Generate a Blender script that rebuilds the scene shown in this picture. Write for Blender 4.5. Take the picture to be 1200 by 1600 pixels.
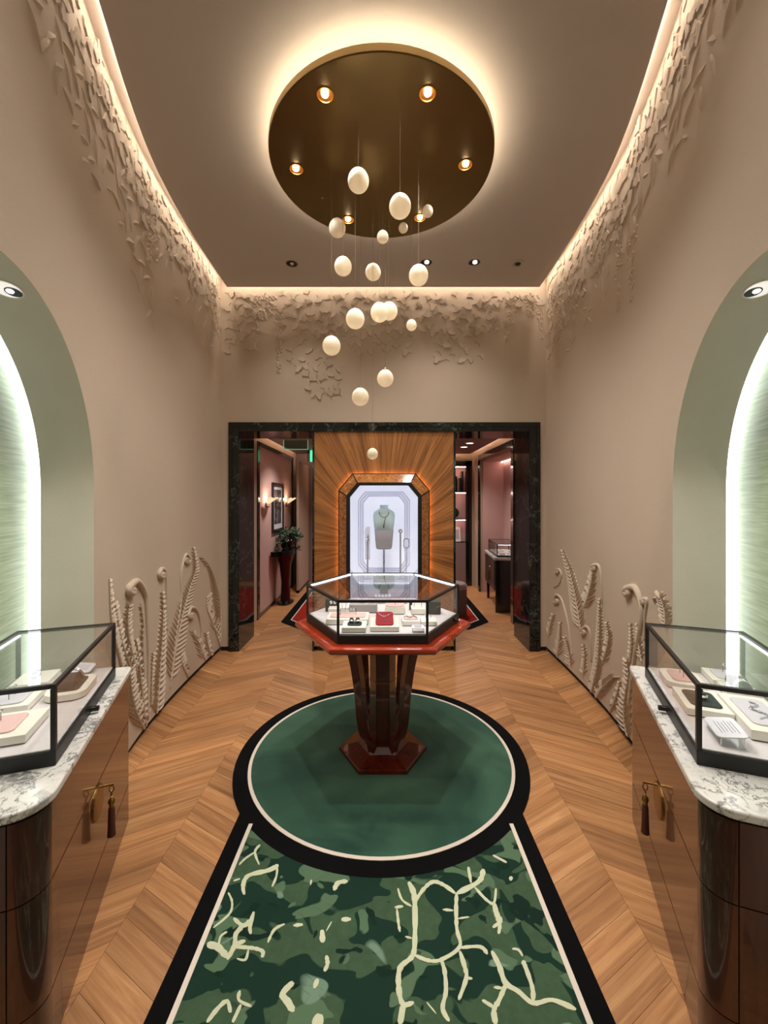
import bpy, bmesh, math, random
from mathutils import Vector, Matrix

PI = math.pi
for o in list(bpy.data.objects):
    bpy.data.objects.remove(o, do_unlink=True)
SC = bpy.context.scene
COL = SC.collection

# ------------------------------------------------------------------ camera
CAMH, F, VX, VY = 1.7, 648.0, 599.0, 781.0          # pixel model of the 1200 x 1600 photograph
cam_d = bpy.data.cameras.new('camera')
cam = bpy.data.objects.new('camera', cam_d)
COL.objects.link(cam)
cam.location = (0, 0, CAMH)
cam.rotation_euler = (PI / 2, 0, 0)
cam_d.sensor_fit = 'HORIZONTAL'
cam_d.sensor_width = 36.0
cam_d.lens = 36.0 * F / 1200.0
cam_d.shift_x = (600 - VX) / 1200.0
cam_d.shift_y = -(800 - VY) / 1200.0
cam_d.clip_start = 0.02
SC.camera = cam

# ------------------------------------------------------------------ world and exposure
world = bpy.data.worlds.new('world')
SC.world = world
world.use_nodes = True
world.node_tree.nodes['Background'].inputs[0].default_value = (1.0, 0.93, 0.85, 1)
world.node_tree.nodes['Background'].inputs[1].default_value = 0.05
vs = SC.view_settings
vs.view_transform = 'Standard'
vs.look = 'None'
vs.exposure = 0.0
vs.gamma = 1.0
vs.use_curve_mapping = False

# light levels of the lamps built further down
E_COVE = 36.0        # LED strip over the ceiling slab edge
E_HALO = 30.0        # LED ring over the brass disc
E_NICHE = 3.0        # LED band in the arched niches
P_DISC = 62.0        # six spots in the disc
P_CEIL = 46.0        # recessed downlights in the ceiling, added unseen ones too
P_NICHE = 20.0
E_CASE = 8.0         # LED lines in the showcases
E_VITRINE = 0.55
E_CORR = 42.0
P_CORR = 90.0

# ------------------------------------------------------------------ helpers
def lin(c):
    def f(v):
        v /= 255.0
        return v / 12.92 if v <= 0.04045 else ((v + 0.055) / 1.055) ** 2.4
    return (f(c[0]), f(c[1]), f(c[2]), 1.0)

def pix(x, y, z=0.0):
    """pixel -> point on the horizontal plane at height z"""
    Y = (CAMH - z) * F / (y - VY)
    return Vector(((x - VX) * Y / F, Y, z))

def pixY(x, y, Y):
    """pixel -> point on the plane at depth Y"""
    return Vector(((x - VX) * Y / F, Y, CAMH - (y - VY) * Y / F))

class MB:
    def __init__(s):
        s.v = []; s.f = []
    def add(s, vs, fs):
        n = len(s.v)
        s.v += [Vector(p) for p in vs]
        s.f += [tuple(i + n for i in f) for f in fs]
        return s
    def box(s, x0, x1, y0, y1, z0, z1):
        return s.add([(x0,y0,z0),(x1,y0,z0),(x1,y1,z0),(x0,y1,z0),(x0,y0,z1),(x1,y0,z1),(x1,y1,z1),(x0,y1,z1)],
                     [(3,2,1,0),(4,5,6,7),(0,1,5,4),(1,2,6,5),(2,3,7,6),(3,0,4,7)])
    def prism(s, poly, z0, z1):
        n = len(poly)
        vs = [(p[0], p[1], z0) for p in poly] + [(p[0], p[1], z1) for p in poly]
        fs = [tuple(reversed(range(n))), tuple(range(n, 2*n))]
        fs += [(i, (i+1) % n, n + (i+1) % n, n + i) for i in range(n)]
        return s.add(vs, fs)
    def prism_y(s, poly, y0, y1):
        n = len(poly)
        vs = [(p[0], y0, p[1]) for p in poly] + [(p[0], y1, p[1]) for p in poly]
        fs = [tuple(range(n)), tuple(reversed(range(n, 2*n)))]
        fs += [(i, n + i, n + (i+1) % n, (i+1) % n) for i in range(n)]
        return s.add(vs, fs)
    def ring(s, outer, inner, z0, z1, axis='z'):
        """band between two outlines with the same number of points"""
        n = len(outer)
        def P(p, h):
            return (p[0], p[1], h) if axis == 'z' else (p[0], h, p[1])
        vs = [P(p, z0) for p in outer] + [P(p, z0) for p in inner] + [P(p, z1) for p in outer] + [P(p, z1) for p in inner]
        fs = []
        for i in range(n):
            j = (i+1) % n
            fs += [(i, j, n+j, n+i), (2*n+i, 3*n+i, 3*n+j, 2*n+j), (i, 2*n+i, 2*n+j, j), (n+i, n+j, 3*n+j, 3*n+i)]
        return s.add(vs, fs)
    def tube(s, pts, r, n=8, caps=True):
        pts = [Vector(p) for p in pts]
        m = len(pts)
        rs = r if isinstance(r, (list, tuple)) else [r]*m
        vs = []; fs = []
        prev = None
        for i, p in enumerate(pts):
            t = (pts[min(i+1, m-1)] - pts[max(i-1, 0)])
            if t.length < 1e-9: t = Vector((0,0,1))
            t.normalize()
            if prev is None:
                a = Vector((0,0,1)) if abs(t.z) < 0.9 else Vector((1,0,0))
                u = t.cross(a).normalized()
            else:
                u = (prev - t * prev.dot(t))
                u = u.normalized() if u.length > 1e-6 else t.orthogonal().normalized()
            prev = u
            w = t.cross(u)
            for k in range(n):
                a = 2*PI*k/n
                vs.append(p + (u*math.cos(a) + w*math.sin(a)) * rs[i])
        for i in range(m-1):
            for k in range(n):
                fs.append((i*n+k, i*n+(k+1) % n, (i+1)*n+(k+1) % n, (i+1)*n+k))
        if caps:
            fs += [tuple(reversed(range(n))), tuple(range((m-1)*n, m*n))]
        return s.add(vs, fs)
    def lathe(s, prof, n=24, cx=0, cy=0, sx=1, sy=1, a0=0.0, closed=True):
        m = len(prof)
        vs = []; fs = []
        for (r, z) in prof:
            for k in range(n):
                a = a0 + 2*PI*k/n
                vs.append((cx + r*sx*math.cos(a), cy + r*sy*math.sin(a), z))
        for i in range(m-1):
            for k in range(n):
                fs.append((i*n+k, i*n+(k+1) % n, (i+1)*n+(k+1) % n, (i+1)*n+k))
        if closed:
            fs += [tuple(reversed(range(n))), tuple(range((m-1)*n, m*n))]
        return s.add(vs, fs)
    def ellipsoid(s, c, rx, ry, rz, n=16, m=10, taper=0.0):
        vs = []; fs = []
        for i in range(m+1):
            t = PI*i/m
            z = math.cos(t); r = max(math.sin(t), 0.001)
            q = 1 - taper*z
            for k in range(n):
                a = 2*PI*k/n
                vs.append((c[0]+rx*r*q*math.cos(a), c[1]+ry*r*q*math.sin(a), c[2]+rz*z))
        for i in range(m):
            for k in range(n):
                fs.append((i*n+k, (i+1)*n+k, (i+1)*n+(k+1) % n, i*n+(k+1) % n))
        return s.add(vs, fs)
    def xf(s, M):
        s.v = [M @ p for p in s.v]
        return s

def build(name, mb, mat, parent=None, smooth=False, bevel=0.0, segs=2, recalc=True):
    me = bpy.data.meshes.new(name)
    me.from_pydata([tuple(p) for p in mb.v], [], mb.f)
    if recalc:
        bm = bmesh.new(); bm.from_mesh(me)
        bmesh.ops.recalc_face_normals(bm, faces=bm.faces)
        bm.to_mesh(me); bm.free()
    if smooth:
        me.shade_smooth()
        if smooth != 'all':
            me.set_sharp_from_angle(angle=math.radians(40))
    if mat: me.materials.append(mat)
    o = bpy.data.objects.new(name, me)
    COL.objects.link(o)
    if parent: o.parent = parent
    if bevel > 0:
        b = o.modifiers.new('bevel', 'BEVEL')
        b.width = bevel; b.segments = segs; b.limit_method = 'ANGLE'; b.angle_limit = math.radians(40)
    return o

def tag(o, label, cat, group=None, kind=None):
    o['label'] = label; o['category'] = cat
    if group: o['group'] = group
    if kind: o['kind'] = kind
    return o

def struct(o, label=None):
    o['kind'] = 'structure'
    if label: o['label'] = label
    return o

def thing(name, label, cat, loc=(0,0,0), rz=0.0, group=None):
    o = bpy.data.objects.new(name, None)
    o.empty_display_size = 0.1
    COL.objects.link(o)
    o.location = loc; o.rotation_euler = (0, 0, rz)
    return tag(o, label, cat, group)

def lamp(kind, name, loc, power, color=(1, .85, .68), size=0.05, target=None, parent=None, spot=100, blend=0.6):
    d = bpy.data.lights.new(name, kind)
    d.energy = power; d.color = color
    if kind == 'SPOT':
        d.spot_size = math.radians(spot); d.spot_blend = blend; d.shadow_soft_size = size
    elif kind == 'POINT':
        d.shadow_soft_size = size
    o = bpy.data.objects.new(name, d)
    COL.objects.link(o)
    o.location = loc
    if target is not None:
        dirv = Vector(target) - Vector(loc)
        o.rotation_euler = dirv.to_track_quat('-Z', 'Y').to_euler()
    if parent:
        o.parent = parent
    return o

# ------------------------------------------------------------------ materials
def newmat(name):
    m = bpy.data.materials.new(name)
    m.use_nodes = True
    nt = m.node_tree
    return m, nt, nt.nodes['Principled BSDF'], nt.links

def N(nt, t, **kw):
    n = nt.nodes.new(t)
    for k, v in kw.items():
        setattr(n, k, v)
    return n

def plain(name, c, rough=0.5, metal=0.0, bump=0.0, bscale=80.0, coat=0.0, vary=0.0, vscale=4.0, spec=None, sheen=0.0, trans=0.0, sub=0.0):
    m, nt, b, L = newmat(name)
    col = lin(c)
    b.inputs['Base Color'].default_value = col
    b.inputs['Roughness'].default_value = rough
    b.inputs['Metallic'].default_value = metal
    if coat: b.inputs['Coat Weight'].default_value = coat; b.inputs['Coat Roughness'].default_value = 0.06
    if spec is not None: b.inputs['Specular IOR Level'].default_value = spec
    if sheen: b.inputs['Sheen Weight'].default_value = sheen; b.inputs['Sheen Roughness'].default_value = 0.4
    if sub:
        b.inputs['Subsurface Weight'].default_value = sub
        b.inputs['Subsurface Radius'].default_value = (0.05, 0.04, 0.03)
    tc = N(nt, 'ShaderNodeTexCoord')
    if vary:
        nz = N(nt, 'ShaderNodeTexNoise'); nz.inputs['Scale'].default_value = vscale; nz.inputs['Detail'].default_value = 5
        L.new(tc.outputs['Object'], nz.inputs['Vector'])
        mx = N(nt, 'ShaderNodeMix', data_type='RGBA')
        mx.inputs[6].default_value = tuple(v*(1-vary) for v in col[:3]) + (1,)
        mx.inputs[7].default_value = tuple(min(1, v*(1+vary)) for v in col[:3]) + (1,)
        L.new(nz.outputs['Fac'], mx.inputs[0]); L.new(mx.outputs[2], b.inputs['Base Color'])
    if bump:
        nb = N(nt, 'ShaderNodeTexNoise'); nb.inputs['Scale'].default_value = bscale; nb.inputs['Detail'].default_value = 4
        L.new(tc.outputs['Object'], nb.inputs['Vector'])
        bp = N(nt, 'ShaderNodeBump'); bp.inputs['Strength'].default_value = bump; bp.inputs['Distance'].default_value = 0.004
        L.new(nb.outputs['Fac'], bp.inputs['Height']); L.new(bp.outputs['Normal'], b.inputs['Normal'])
    return m

def emis(name, c, s):
    m, nt, b, L = newmat(name)
    b.inputs['Base Color'].default_value = (0.8, 0.8, 0.8, 1)
    b.inputs['Emission Color'].default_value = lin(c)
    b.inputs['Emission Strength'].default_value = s
    return m

def wood(name, cols, axis='x', scale=1.0, rough=0.35, coat=0.0, rnd=True, stretch=14.0, bright=0.25, bump=0.05, spec=None):
    """grain along one local axis, every object its own tone"""
    m, nt, b, L = newmat(name)
    tc = N(nt, 'ShaderNodeTexCoord'); oi = N(nt, 'ShaderNodeObjectInfo')
    mp = N(nt, 'ShaderNodeMapping')
    sc = {'x': (1.2, stretch, stretch), 'y': (stretch, 1.2, stretch), 'z': (stretch, stretch, 1.2)}[axis]
    mp.inputs['Scale'].default_value = tuple(v*scale for v in sc)
    L.new(tc.outputs['Object'], mp.inputs['Vector'])
    ad = N(nt, 'ShaderNodeVectorMath', operation='ADD')
    mu = N(nt, 'ShaderNodeMath', operation='MULTIPLY'); mu.inputs[1].default_value = 91.7
    L.new(oi.outputs['Random'], mu.inputs[0]); L.new(mp.outputs['Vector'], ad.inputs[0]); L.new(mu.outputs[0], ad.inputs[1])
    nz = N(nt, 'ShaderNodeTexNoise'); nz.inputs['Scale'].default_value = 1.1; nz.inputs['Detail'].default_value = 7
    nz.inputs['Roughness'].default_value = 0.62; nz.inputs['Distortion'].default_value = 0.9
    L.new(ad.outputs[0], nz.inputs['Vector'])
    cr = N(nt, 'ShaderNodeValToRGB')
    cr.color_ramp.elements[0].position = 0.30; cr.color_ramp.elements[0].color = lin(cols[0])
    cr.color_ramp.elements[1].position = 0.72; cr.color_ramp.elements[1].color = lin(cols[2])
    e = cr.color_ramp.elements.new(0.5); e.color = lin(cols[1])
    L.new(nz.outputs['Fac'], cr.inputs['Fac'])
    hs = N(nt, 'ShaderNodeHueSaturation')
    mr = N(nt, 'ShaderNodeMapRange'); mr.inputs['To Min'].default_value = 1-bright; mr.inputs['To Max'].default_value = 1+bright
    L.new(oi.outputs['Random'], mr.inputs['Value']); L.new(mr.outputs[0], hs.inputs['Value'])
    L.new(cr.outputs['Color'], hs.inputs['Color'])
    L.new(hs.outputs['Color'], b.inputs['Base Color'])
    b.inputs['Roughness'].default_value = rough
    if coat: b.inputs['Coat Weight'].default_value = coat; b.inputs['Coat Roughness'].default_value = 0.04
    if spec is not None: b.inputs['Specular IOR Level'].default_value = spec
    if bump:
        bp = N(nt, 'ShaderNodeBump'); bp.inputs['Strength'].default_value = bump; bp.inputs['Distance'].default_value = 0.002
        L.new(nz.outputs['Fac'], bp.inputs['Height']); L.new(bp.outputs['Normal'], b.inputs['Normal'])
    return m

def marble(name, base, vein, scale=3.0, width=0.03, rough=0.15, second=None, clouds=0.1):
    m, nt, b, L = newmat(name)
    tc = N(nt, 'ShaderNodeTexCoord')
    n1 = N(nt, 'ShaderNodeTexNoise'); n1.inputs['Scale'].default_value = scale*0.9; n1.inputs['Detail'].default_value = 8; n1.inputs['Roughness'].default_value = 0.6
    L.new(tc.outputs['Object'], n1.inputs['Vector'])
    mxv = N(nt, 'ShaderNodeMix', data_type='VECTOR'); mxv.inputs[0].default_value = 0.28
    L.new(tc.outputs['Object'], mxv.inputs[4]); L.new(n1.outputs['Color'], mxv.inputs[5])
    n2 = N(nt, 'ShaderNodeTexNoise'); n2.inputs['Scale'].default_value = scale; n2.inputs['Detail'].default_value = 4; n2.inputs['Distortion'].default_value = 1.2
    L.new(mxv.outputs[1], n2.inputs['Vector'])
    su = N(nt, 'ShaderNodeMath', operation='SUBTRACT'); su.inputs[1].default_value = 0.5
    ab = N(nt, 'ShaderNodeMath', operation='ABSOLUTE')
    L.new(n2.outputs['Fac'], su.inputs[0]); L.new(su.outputs[0], ab.inputs[0])
    mr = N(nt, 'ShaderNodeMapRange'); mr.inputs['From Max'].default_value = width; mr.inputs['To Min'].default_value = 1; mr.inputs['To Max'].default_value = 0
    L.new(ab.outputs[0], mr.inputs['Value'])
    n3 = N(nt, 'ShaderNodeTexNoise'); n3.inputs['Scale'].default_value = scale*0.7; n3.inputs['Detail'].default_value = 3
    L.new(tc.outputs['Object'], n3.inputs['Vector'])
    m3 = N(nt, 'ShaderNodeMapRange'); m3.inputs['From Min'].default_value = 0.36; m3.inputs['From Max'].default_value = 0.52
    L.new(n3.outputs['Fac'], m3.inputs['Value'])
    mm = N(nt, 'ShaderNodeMath', operation='MULTIPLY'); L.new(mr.outputs[0], mm.inputs[0]); L.new(m3.outputs[0], mm.inputs[1])
    c0 = N(nt, 'ShaderNodeMix', data_type='RGBA')
    c0.inputs[6].default_value = lin(base); c0.inputs[7].default_value = lin(second or base)
    L.new(n1.outputs['Fac'], c0.inputs[0])
    c1 = N(nt, 'ShaderNodeMix', data_type='RGBA'); c1.inputs[7].default_value = lin(vein)
    L.new(mm.outputs[0], c1.inputs[0]); L.new(c0.outputs[2], c1.inputs[6])
    L.new(c1.outputs[2], b.inputs['Base Color'])
    b.inputs['Roughness'].default_value = rough
    return m

def glassmat(name, tint=(1, 1, 1, 1), refl=1.0):
    """thin clear pane: lets light straight through and mirrors by Fresnel"""
    m = bpy.data.materials.new(name); m.use_nodes = True
    nt = m.node_tree; L = nt.links
    for n in list(nt.nodes): nt.nodes.remove(n)
    out = N(nt, 'ShaderNodeOutputMaterial'); mx = N(nt, 'ShaderNodeMixShader')
    tr = N(nt, 'ShaderNodeBsdfTransparent'); gl = N(nt, 'ShaderNodeBsdfGlossy'); lw = N(nt, 'ShaderNodeLayerWeight')
    tr.inputs['Color'].default_value = tint; gl.inputs['Roughness'].default_value = 0.0
    lw.inputs['Blend'].default_value = 0.5
    pw = N(nt, 'ShaderNodeMath', operation='POWER'); pw.inputs[1].default_value = 5.0
    mu = N(nt, 'ShaderNodeMath', operation='MULTIPLY_ADD'); mu.inputs[1].default_value = 0.92*refl; mu.inputs[2].default_value = 0.035*refl; mu.use_clamp = True
    L.new(lw.outputs['Facing'], pw.inputs[0]); L.new(pw.outputs[0], mu.inputs[0]); L.new(mu.outputs[0], mx.inputs[0])
    L.new(tr.outputs[0], mx.inputs[1]); L.new(gl.outputs[0], mx.inputs[2]); L.new(mx.outputs[0], out.inputs['Surface'])
    return m

M = {}
M['plaster'] = plain('cream_plaster', (190, 174, 155), 0.85, bump=0.35, bscale=160, vary=0.04, vscale=2)
M['ceiling'] = plain('ceiling_paint', (190, 182, 174), 0.9, bump=0.15, bscale=220)
M['cove'] = plain('cove_white', (225, 215, 205), 0.9)
M['green'] = plain('niche_green', (206, 200, 186), 0.85, bump=0.3, bscale=200, vary=0.05, vscale=6)
M['led_cove'] = emis('led_cove', (255, 240, 224), E_COVE)
M['led_halo'] = emis('led_halo', (255, 232, 200), E_HALO)
M['led_niche'] = emis('led_niche', (250, 252, 255), E_NICHE)
M['led_case'] = emis('led_case', (240, 246, 255), E_CASE)
M['led_corr'] = emis('led_corridor', (255, 226, 205), E_CORR)
M['black'] = plain('black_metal', (26, 24, 23), 0.42, metal=0.0, spec=0.4)
M['shadow_gap'] = plain('dark_baseboard', (22, 20, 19), 0.7)
M['plank'] = wood('oak_plank', [(136, 92, 56), (172, 122, 78), (198, 150, 102)], 'x', 1.0, rough=0.42, bright=0.2, stretch=26, bump=0.08)
M['gap'] = plain('floor_joint', (78, 50, 30), 0.8)
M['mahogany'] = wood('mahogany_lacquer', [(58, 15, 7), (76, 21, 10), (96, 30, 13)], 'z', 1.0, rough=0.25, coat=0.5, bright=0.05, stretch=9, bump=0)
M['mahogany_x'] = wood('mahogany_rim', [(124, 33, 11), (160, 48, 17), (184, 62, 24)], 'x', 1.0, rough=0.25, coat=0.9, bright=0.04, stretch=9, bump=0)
M['cabinet'] = wood('cabinet_veneer', [(52, 22, 12), (66, 30, 17), (80, 39, 23)], 'x', 1.0, rough=0.25, coat=0.55, bright=0.04, stretch=8, bump=0)
M['cabinet_dark'] = wood('cabinet_dark_veneer', [(38, 15, 10), (62, 26, 16), (84, 42, 27)], 'z', 1.4, rough=0.3, coat=0.6, bright=0.04, stretch=8, bump=0)
M['marble_white'] = marble('white_marble', (206, 205, 200), (104, 106, 108), 8.0, 0.042, 0.12, (226, 224, 220))
M['marble_black'] = marble('black_marble', (10, 13, 12), (96, 112, 104), 6.0, 0.012, 0.07, (26, 33, 30))
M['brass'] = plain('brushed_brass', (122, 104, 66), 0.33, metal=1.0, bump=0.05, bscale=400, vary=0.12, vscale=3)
M['brass_lit'] = plain('brass_painted_lit', (226, 196, 140), 0.4, metal=0.6)  # the disc rim's lit look, painted in as a paler brass
M['brass_small'] = plain('antique_brass', (150, 116, 66), 0.35, metal=1.0)
M['gold'] = plain('gold_reflector', (230, 160, 70), 0.3, metal=0.9)
M['bulb'] = emis('bulb', (255, 240, 215), 40)
M['bulb_dim'] = emis('bulb_dim', (255, 244, 230), 6)
M['reflector'] = emis('reflector_painted_glow', (240, 232, 226), 0.75)  # emission stands in for lamp light falling on the niche reflector
M['white_trim'] = plain('white_trim', (226, 222, 216), 0.4)
M['egg'] = plain('alabaster', (246, 238, 222), 0.45, vary=0.04, vscale=14, sub=0.6)
M['wire'] = plain('thin_wire', (120, 106, 86), 0.4, metal=0.5)
M['glass'] = glassmat('clear_glass', (0.985, 0.99, 0.985, 1))
M['bronze_mirror'] = plain('bronze_mirror', (196, 140, 92), 0.06, metal=1.0)
M['veneer'] = wood('sunburst_veneer', [(108, 66, 30), (156, 102, 52), (186, 130, 74)], 'x', 1.0, rough=0.45, bright=0.24, stretch=30, bump=0.03)
M['bevel_x'] = wood('bevel_wood_reflection', [(120, 70, 34), (160, 104, 56), (200, 146, 92)], 'x', 1.0, rough=0.12, bright=0.1, stretch=30, bump=0, coat=.8)  # wood grain painted in for what the mirrored bevels reflect
M['bevel_z'] = wood('bevel_wood_reflection_upright', [(120, 70, 34), (160, 104, 56), (200, 146, 92)], 'z', 1.0, rough=0.12, bright=0.1, stretch=30, bump=0, coat=.8)
M['cream_block'] = plain('cream_leatherette', (236, 232, 221), 0.6)
M['deck'] = plain('showcase_lining', (216, 210, 212), 0.7)
M['pad_pink'] = plain('pink_suede', (222, 186, 182), 0.85)
M['pad_red'] = plain('crimson_suede', (150, 24, 40), 0.8)
M['pad_lavender'] = plain('pale_lavender_suede', (206, 204, 212), 0.85)
M['pad_green'] = plain('dark_green_suede', (40, 54, 52), 0.85)
M['pad_grey'] = plain('charcoal_suede', (62, 60, 58), 0.85)
M['silver'] = plain('silver', (226, 226, 228), 0.18, metal=1.0)
M['pin'] = plain('dark_pin', (60, 56, 54), 0.4, metal=0.7)
M['card'] = plain('card_white', (228, 228, 238), 0.5)
M['print'] = plain('print_grey', (110, 112, 128), 0.7)
M['acrylic'] = glassmat('acrylic', (0.93, 0.94, 0.93, 1))
M['pink_wall'] = plain('pink_wallcovering', (198, 162, 154), 0.75, bump=0.2, bscale=120, vary=0.04)
M['beige'] = plain('beige_wall', (176, 154, 134), 0.8, bump=0.1, bscale=120)
M['mauve'] = plain('mauve_paint', (134, 110, 106), 0.7)
M['black_lacquer'] = plain('black_lacquer', (12, 11, 11), 0.18, coat=0.5)
M['rug_black'] = plain('rug_black', (13, 13, 14), 0.95, bump=0.6, bscale=500, spec=0.1)
M['rug_white'] = plain('rug_ivory', (226, 214, 200), 0.95, bump=0.5, bscale=500, spec=0.1)
M['rug_red'] = plain('rug_red', (150, 40, 30), 0.95, bump=0.5, bscale=500, vary=0.1, spec=0.1)
M['rug_vein'] = plain('rug_vein', (214, 218, 186), 0.95, bump=0.8, bscale=420, vary=0.05, vscale=30, spec=0.1)
M['leaf_green'] = plain('ivy_leaf', (40, 62, 36), 0.6, vary=0.25, vscale=20)
M['green_glass'] = glassmat('sign_glass', (0.55, 0.72, 0.64, 1))
M['sign_green'] = emis('sign_green', (40, 230, 160), 1.6)
M['sconce'] = emis('sconce_shade', (255, 220, 170), 1.0)
M['paper'] = plain('print_mount', (214, 212, 218), 0.7)
M['tassel'] = plain('tassel_silk', (74, 34, 20), 0.7)
M['soft_mint'] = plain('mint_velvet', (206, 226, 220), 0.7)
M['soft_grey'] = plain('grey_velvet', (168, 162, 162), 0.8)

def egg_material():
    m, nt, b, L = newmat('alabaster_egg')
    out = nt.nodes['Material Output']
    b.inputs['Base Color'].default_value = lin((244, 236, 220)); b.inputs['Roughness'].default_value = 0.4
    tl = N(nt, 'ShaderNodeBsdfTranslucent'); tl.inputs['Color'].default_value = lin((255, 244, 224))
    mx = N(nt, 'ShaderNodeMixShader'); mx.inputs[0].default_value = 0.45
    L.new(b.outputs[0], mx.inputs[1]); L.new(tl.outputs[0], mx.inputs[2]); L.new(mx.outputs[0], out.inputs['Surface'])
    return m
M['egg'] = egg_material()

def panel_green():
    m, nt, b, L = newmat('brushed_green_panel')
    tc = N(nt, 'ShaderNodeTexCoord'); mp = N(nt, 'ShaderNodeMapping')
    mp.inputs['Scale'].default_value = (3, 3, 60)
    mp.inputs['Rotation'].default_value = (0.15, 0.1, 0)
    L.new(tc.outputs['Object'], mp.inputs['Vector'])
    nz = N(nt, 'ShaderNodeTexNoise'); nz.inputs['Scale'].default_value = 1.6; nz.inputs['Detail'].default_value = 6
    L.new(mp.outputs['Vector'], nz.inputs['Vector'])
    cr = N(nt, 'ShaderNodeValToRGB')
    cr.color_ramp.elements[0].position = 0.25; cr.color_ramp.elements[0].color = lin((142, 166, 128))
    cr.color_ramp.elements[1].position = 0.7; cr.color_ramp.elements[1].color = lin((186, 206, 172))
    L.new(nz.outputs['Fac'], cr.inputs['Fac']); L.new(cr.outputs['Color'], b.inputs['Base Color'])
    b.inputs['Roughness'].default_value = 0.4
    bp = N(nt, 'ShaderNodeBump'); bp.inputs['Strength'].default_value = 0.25; bp.inputs['Distance'].default_value = 0.004
    L.new(nz.outputs['Fac'], bp.inputs['Height']); L.new(bp.outputs['Normal'], b.inputs['Normal'])
    return m
M['panel_green'] = panel_green()

def rug_medallion():
    m, nt, b, L = newmat('rug_velvet_green')
    tc = N(nt, 'ShaderNodeTexCoord')
    n1 = N(nt, 'ShaderNodeTexNoise'); n1.inputs['Scale'].default_value = 2.4; n1.inputs['Detail'].default_value = 6; n1.inputs['Distortion'].default_value = 0.8
    L.new(tc.outputs['Object'], n1.inputs['Vector'])
    cr = N(nt, 'ShaderNodeValToRGB')
    cr.color_ramp.elements[0].position = 0.3; cr.color_ramp.elements[0].color = lin((28, 66, 54))
    cr.color_ramp.elements[1].position = 0.72; cr.color_ramp.elements[1].color = lin((66, 106, 84))
    L.new(n1.outputs['Fac'], cr.inputs['Fac']); L.new(cr.outputs['Color'], b.inputs['Base Color'])
    b.inputs['Roughness'].default_value = 0.95; b.inputs['Specular IOR Level'].default_value = 0.1
    b.inputs['Sheen Weight'].default_value = 0.25
    n2 = N(nt, 'ShaderNodeTexNoise'); n2.inputs['Scale'].default_value = 450
    L.new(tc.outputs['Object'], n2.inputs['Vector'])
    bp = N(nt, 'ShaderNodeBump'); bp.inputs['Strength'].default_value = 0.5; bp.inputs['Distance'].default_value = 0.003
    L.new(n2.outputs['Fac'], bp.inputs['Height']); L.new(bp.outputs['Normal'], b.inputs['Normal'])
    return m
M['rug_green'] = rug_medallion()

def rug_camo():
    m, nt, b, L = newmat('rug_camouflage')
    tc = N(nt, 'ShaderNodeTexCoord')
    mp = N(nt, 'ShaderNodeMapping'); mp.inputs['Scale'].default_value = (1.0, 1.25, 1.0); mp.inputs['Location'].default_value = (3.3, 1.7, 0)
    L.new(tc.outputs['Object'], mp.inputs['Vector'])
    def blobs(scale, off, lo, det=1.5):
        a = N(nt, 'ShaderNodeVectorMath', operation='ADD'); a.inputs[1].default_value = off
        L.new(mp.outputs['Vector'], a.inputs[0])
        n = N(nt, 'ShaderNodeTexNoise'); n.inputs['Scale'].default_value = scale; n.inputs['Detail'].default_value = det; n.inputs['Distortion'].default_value = 0.9
        L.new(a.outputs[0], n.inputs['Vector'])
        r = N(nt, 'ShaderNodeMapRange'); r.inputs['From Min'].default_value = lo; r.inputs['From Max'].default_value = lo+0.012
        L.new(n.outputs['Fac'], r.inputs['Value'])
        return r.outputs[0]
    g = N(nt, 'ShaderNodeTexNoise'); g.inputs['Scale'].default_value = 40; g.inputs['Detail'].default_value = 5
    L.new(tc.outputs['Object'], g.inputs['Vector'])
    base = N(nt, 'ShaderNodeMix', data_type='RGBA')
    base.inputs[6].default_value = lin((52, 74, 54)); base.inputs[7].default_value = lin((74, 98, 74))
    L.new(g.outputs['Fac'], base.inputs[0])
    x = base.outputs[2]
    heights = []
    for sc, off, lo, c in ((4.6, (0, 0, 0), 0.52, (28, 52, 42)), (5.5, (7, 3, 0), 0.60, (86, 112, 86)), (8, (1, 9, 0), 0.63, (24, 44, 36)), (4.2, (4, 5, 0), 0.66, (112, 138, 118))):
        k = blobs(sc, off, lo)
        mx = N(nt, 'ShaderNodeMix', data_type='RGBA'); mx.inputs[7].default_value = lin(c)
        L.new(k, mx.inputs[0]); L.new(x, mx.inputs[6]); x = mx.outputs[2]
        heights.append(k)
    L.new(x, b.inputs['Base Color'])
    b.inputs['Roughness'].default_value = 0.95; b.inputs['Specular IOR Level'].default_value = 0.1
    ad = N(nt, 'ShaderNodeMath', operation='ADD'); L.new(heights[0], ad.inputs[0]); L.new(heights[1], ad.inputs[1])
    bp = N(nt, 'ShaderNodeBump'); bp.inputs['Strength'].default_value = 0.6; bp.inputs['Distance'].default_value = 0.004
    L.new(ad.outputs[0], bp.inputs['Height']); L.new(bp.outputs['Normal'], b.inputs['Normal'])
    return m
M['rug_camo'] = rug_camo()

def photo_print():
    m, nt, b, L = newmat('monochrome_print')
    tc = N(nt, 'ShaderNodeTexCoord')
    n1 = N(nt, 'ShaderNodeTexNoise'); n1.inputs['Scale'].default_value = 4; n1.inputs['Detail'].default_value = 2; n1.inputs['Distortion'].default_value = 2
    L.new(tc.outputs['Object'], n1.inputs['Vector'])
    cr = N(nt, 'ShaderNodeValToRGB'); cr.color_ramp.elements[0].position = 0.42; cr.color_ramp.elements[0].color = lin((20, 20, 28))
    cr.color_ramp.elements[1].position = 0.66; cr.color_ramp.elements[1].color = lin((120, 118, 128))
    L.new(n1.outputs['Fac'], cr.inputs['Fac']); L.new(cr.outputs['Color'], b.inputs['Base Color'])
    b.inputs['Roughness'].default_value = 0.2
    return m
M['photo_print'] = photo_print()

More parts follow.
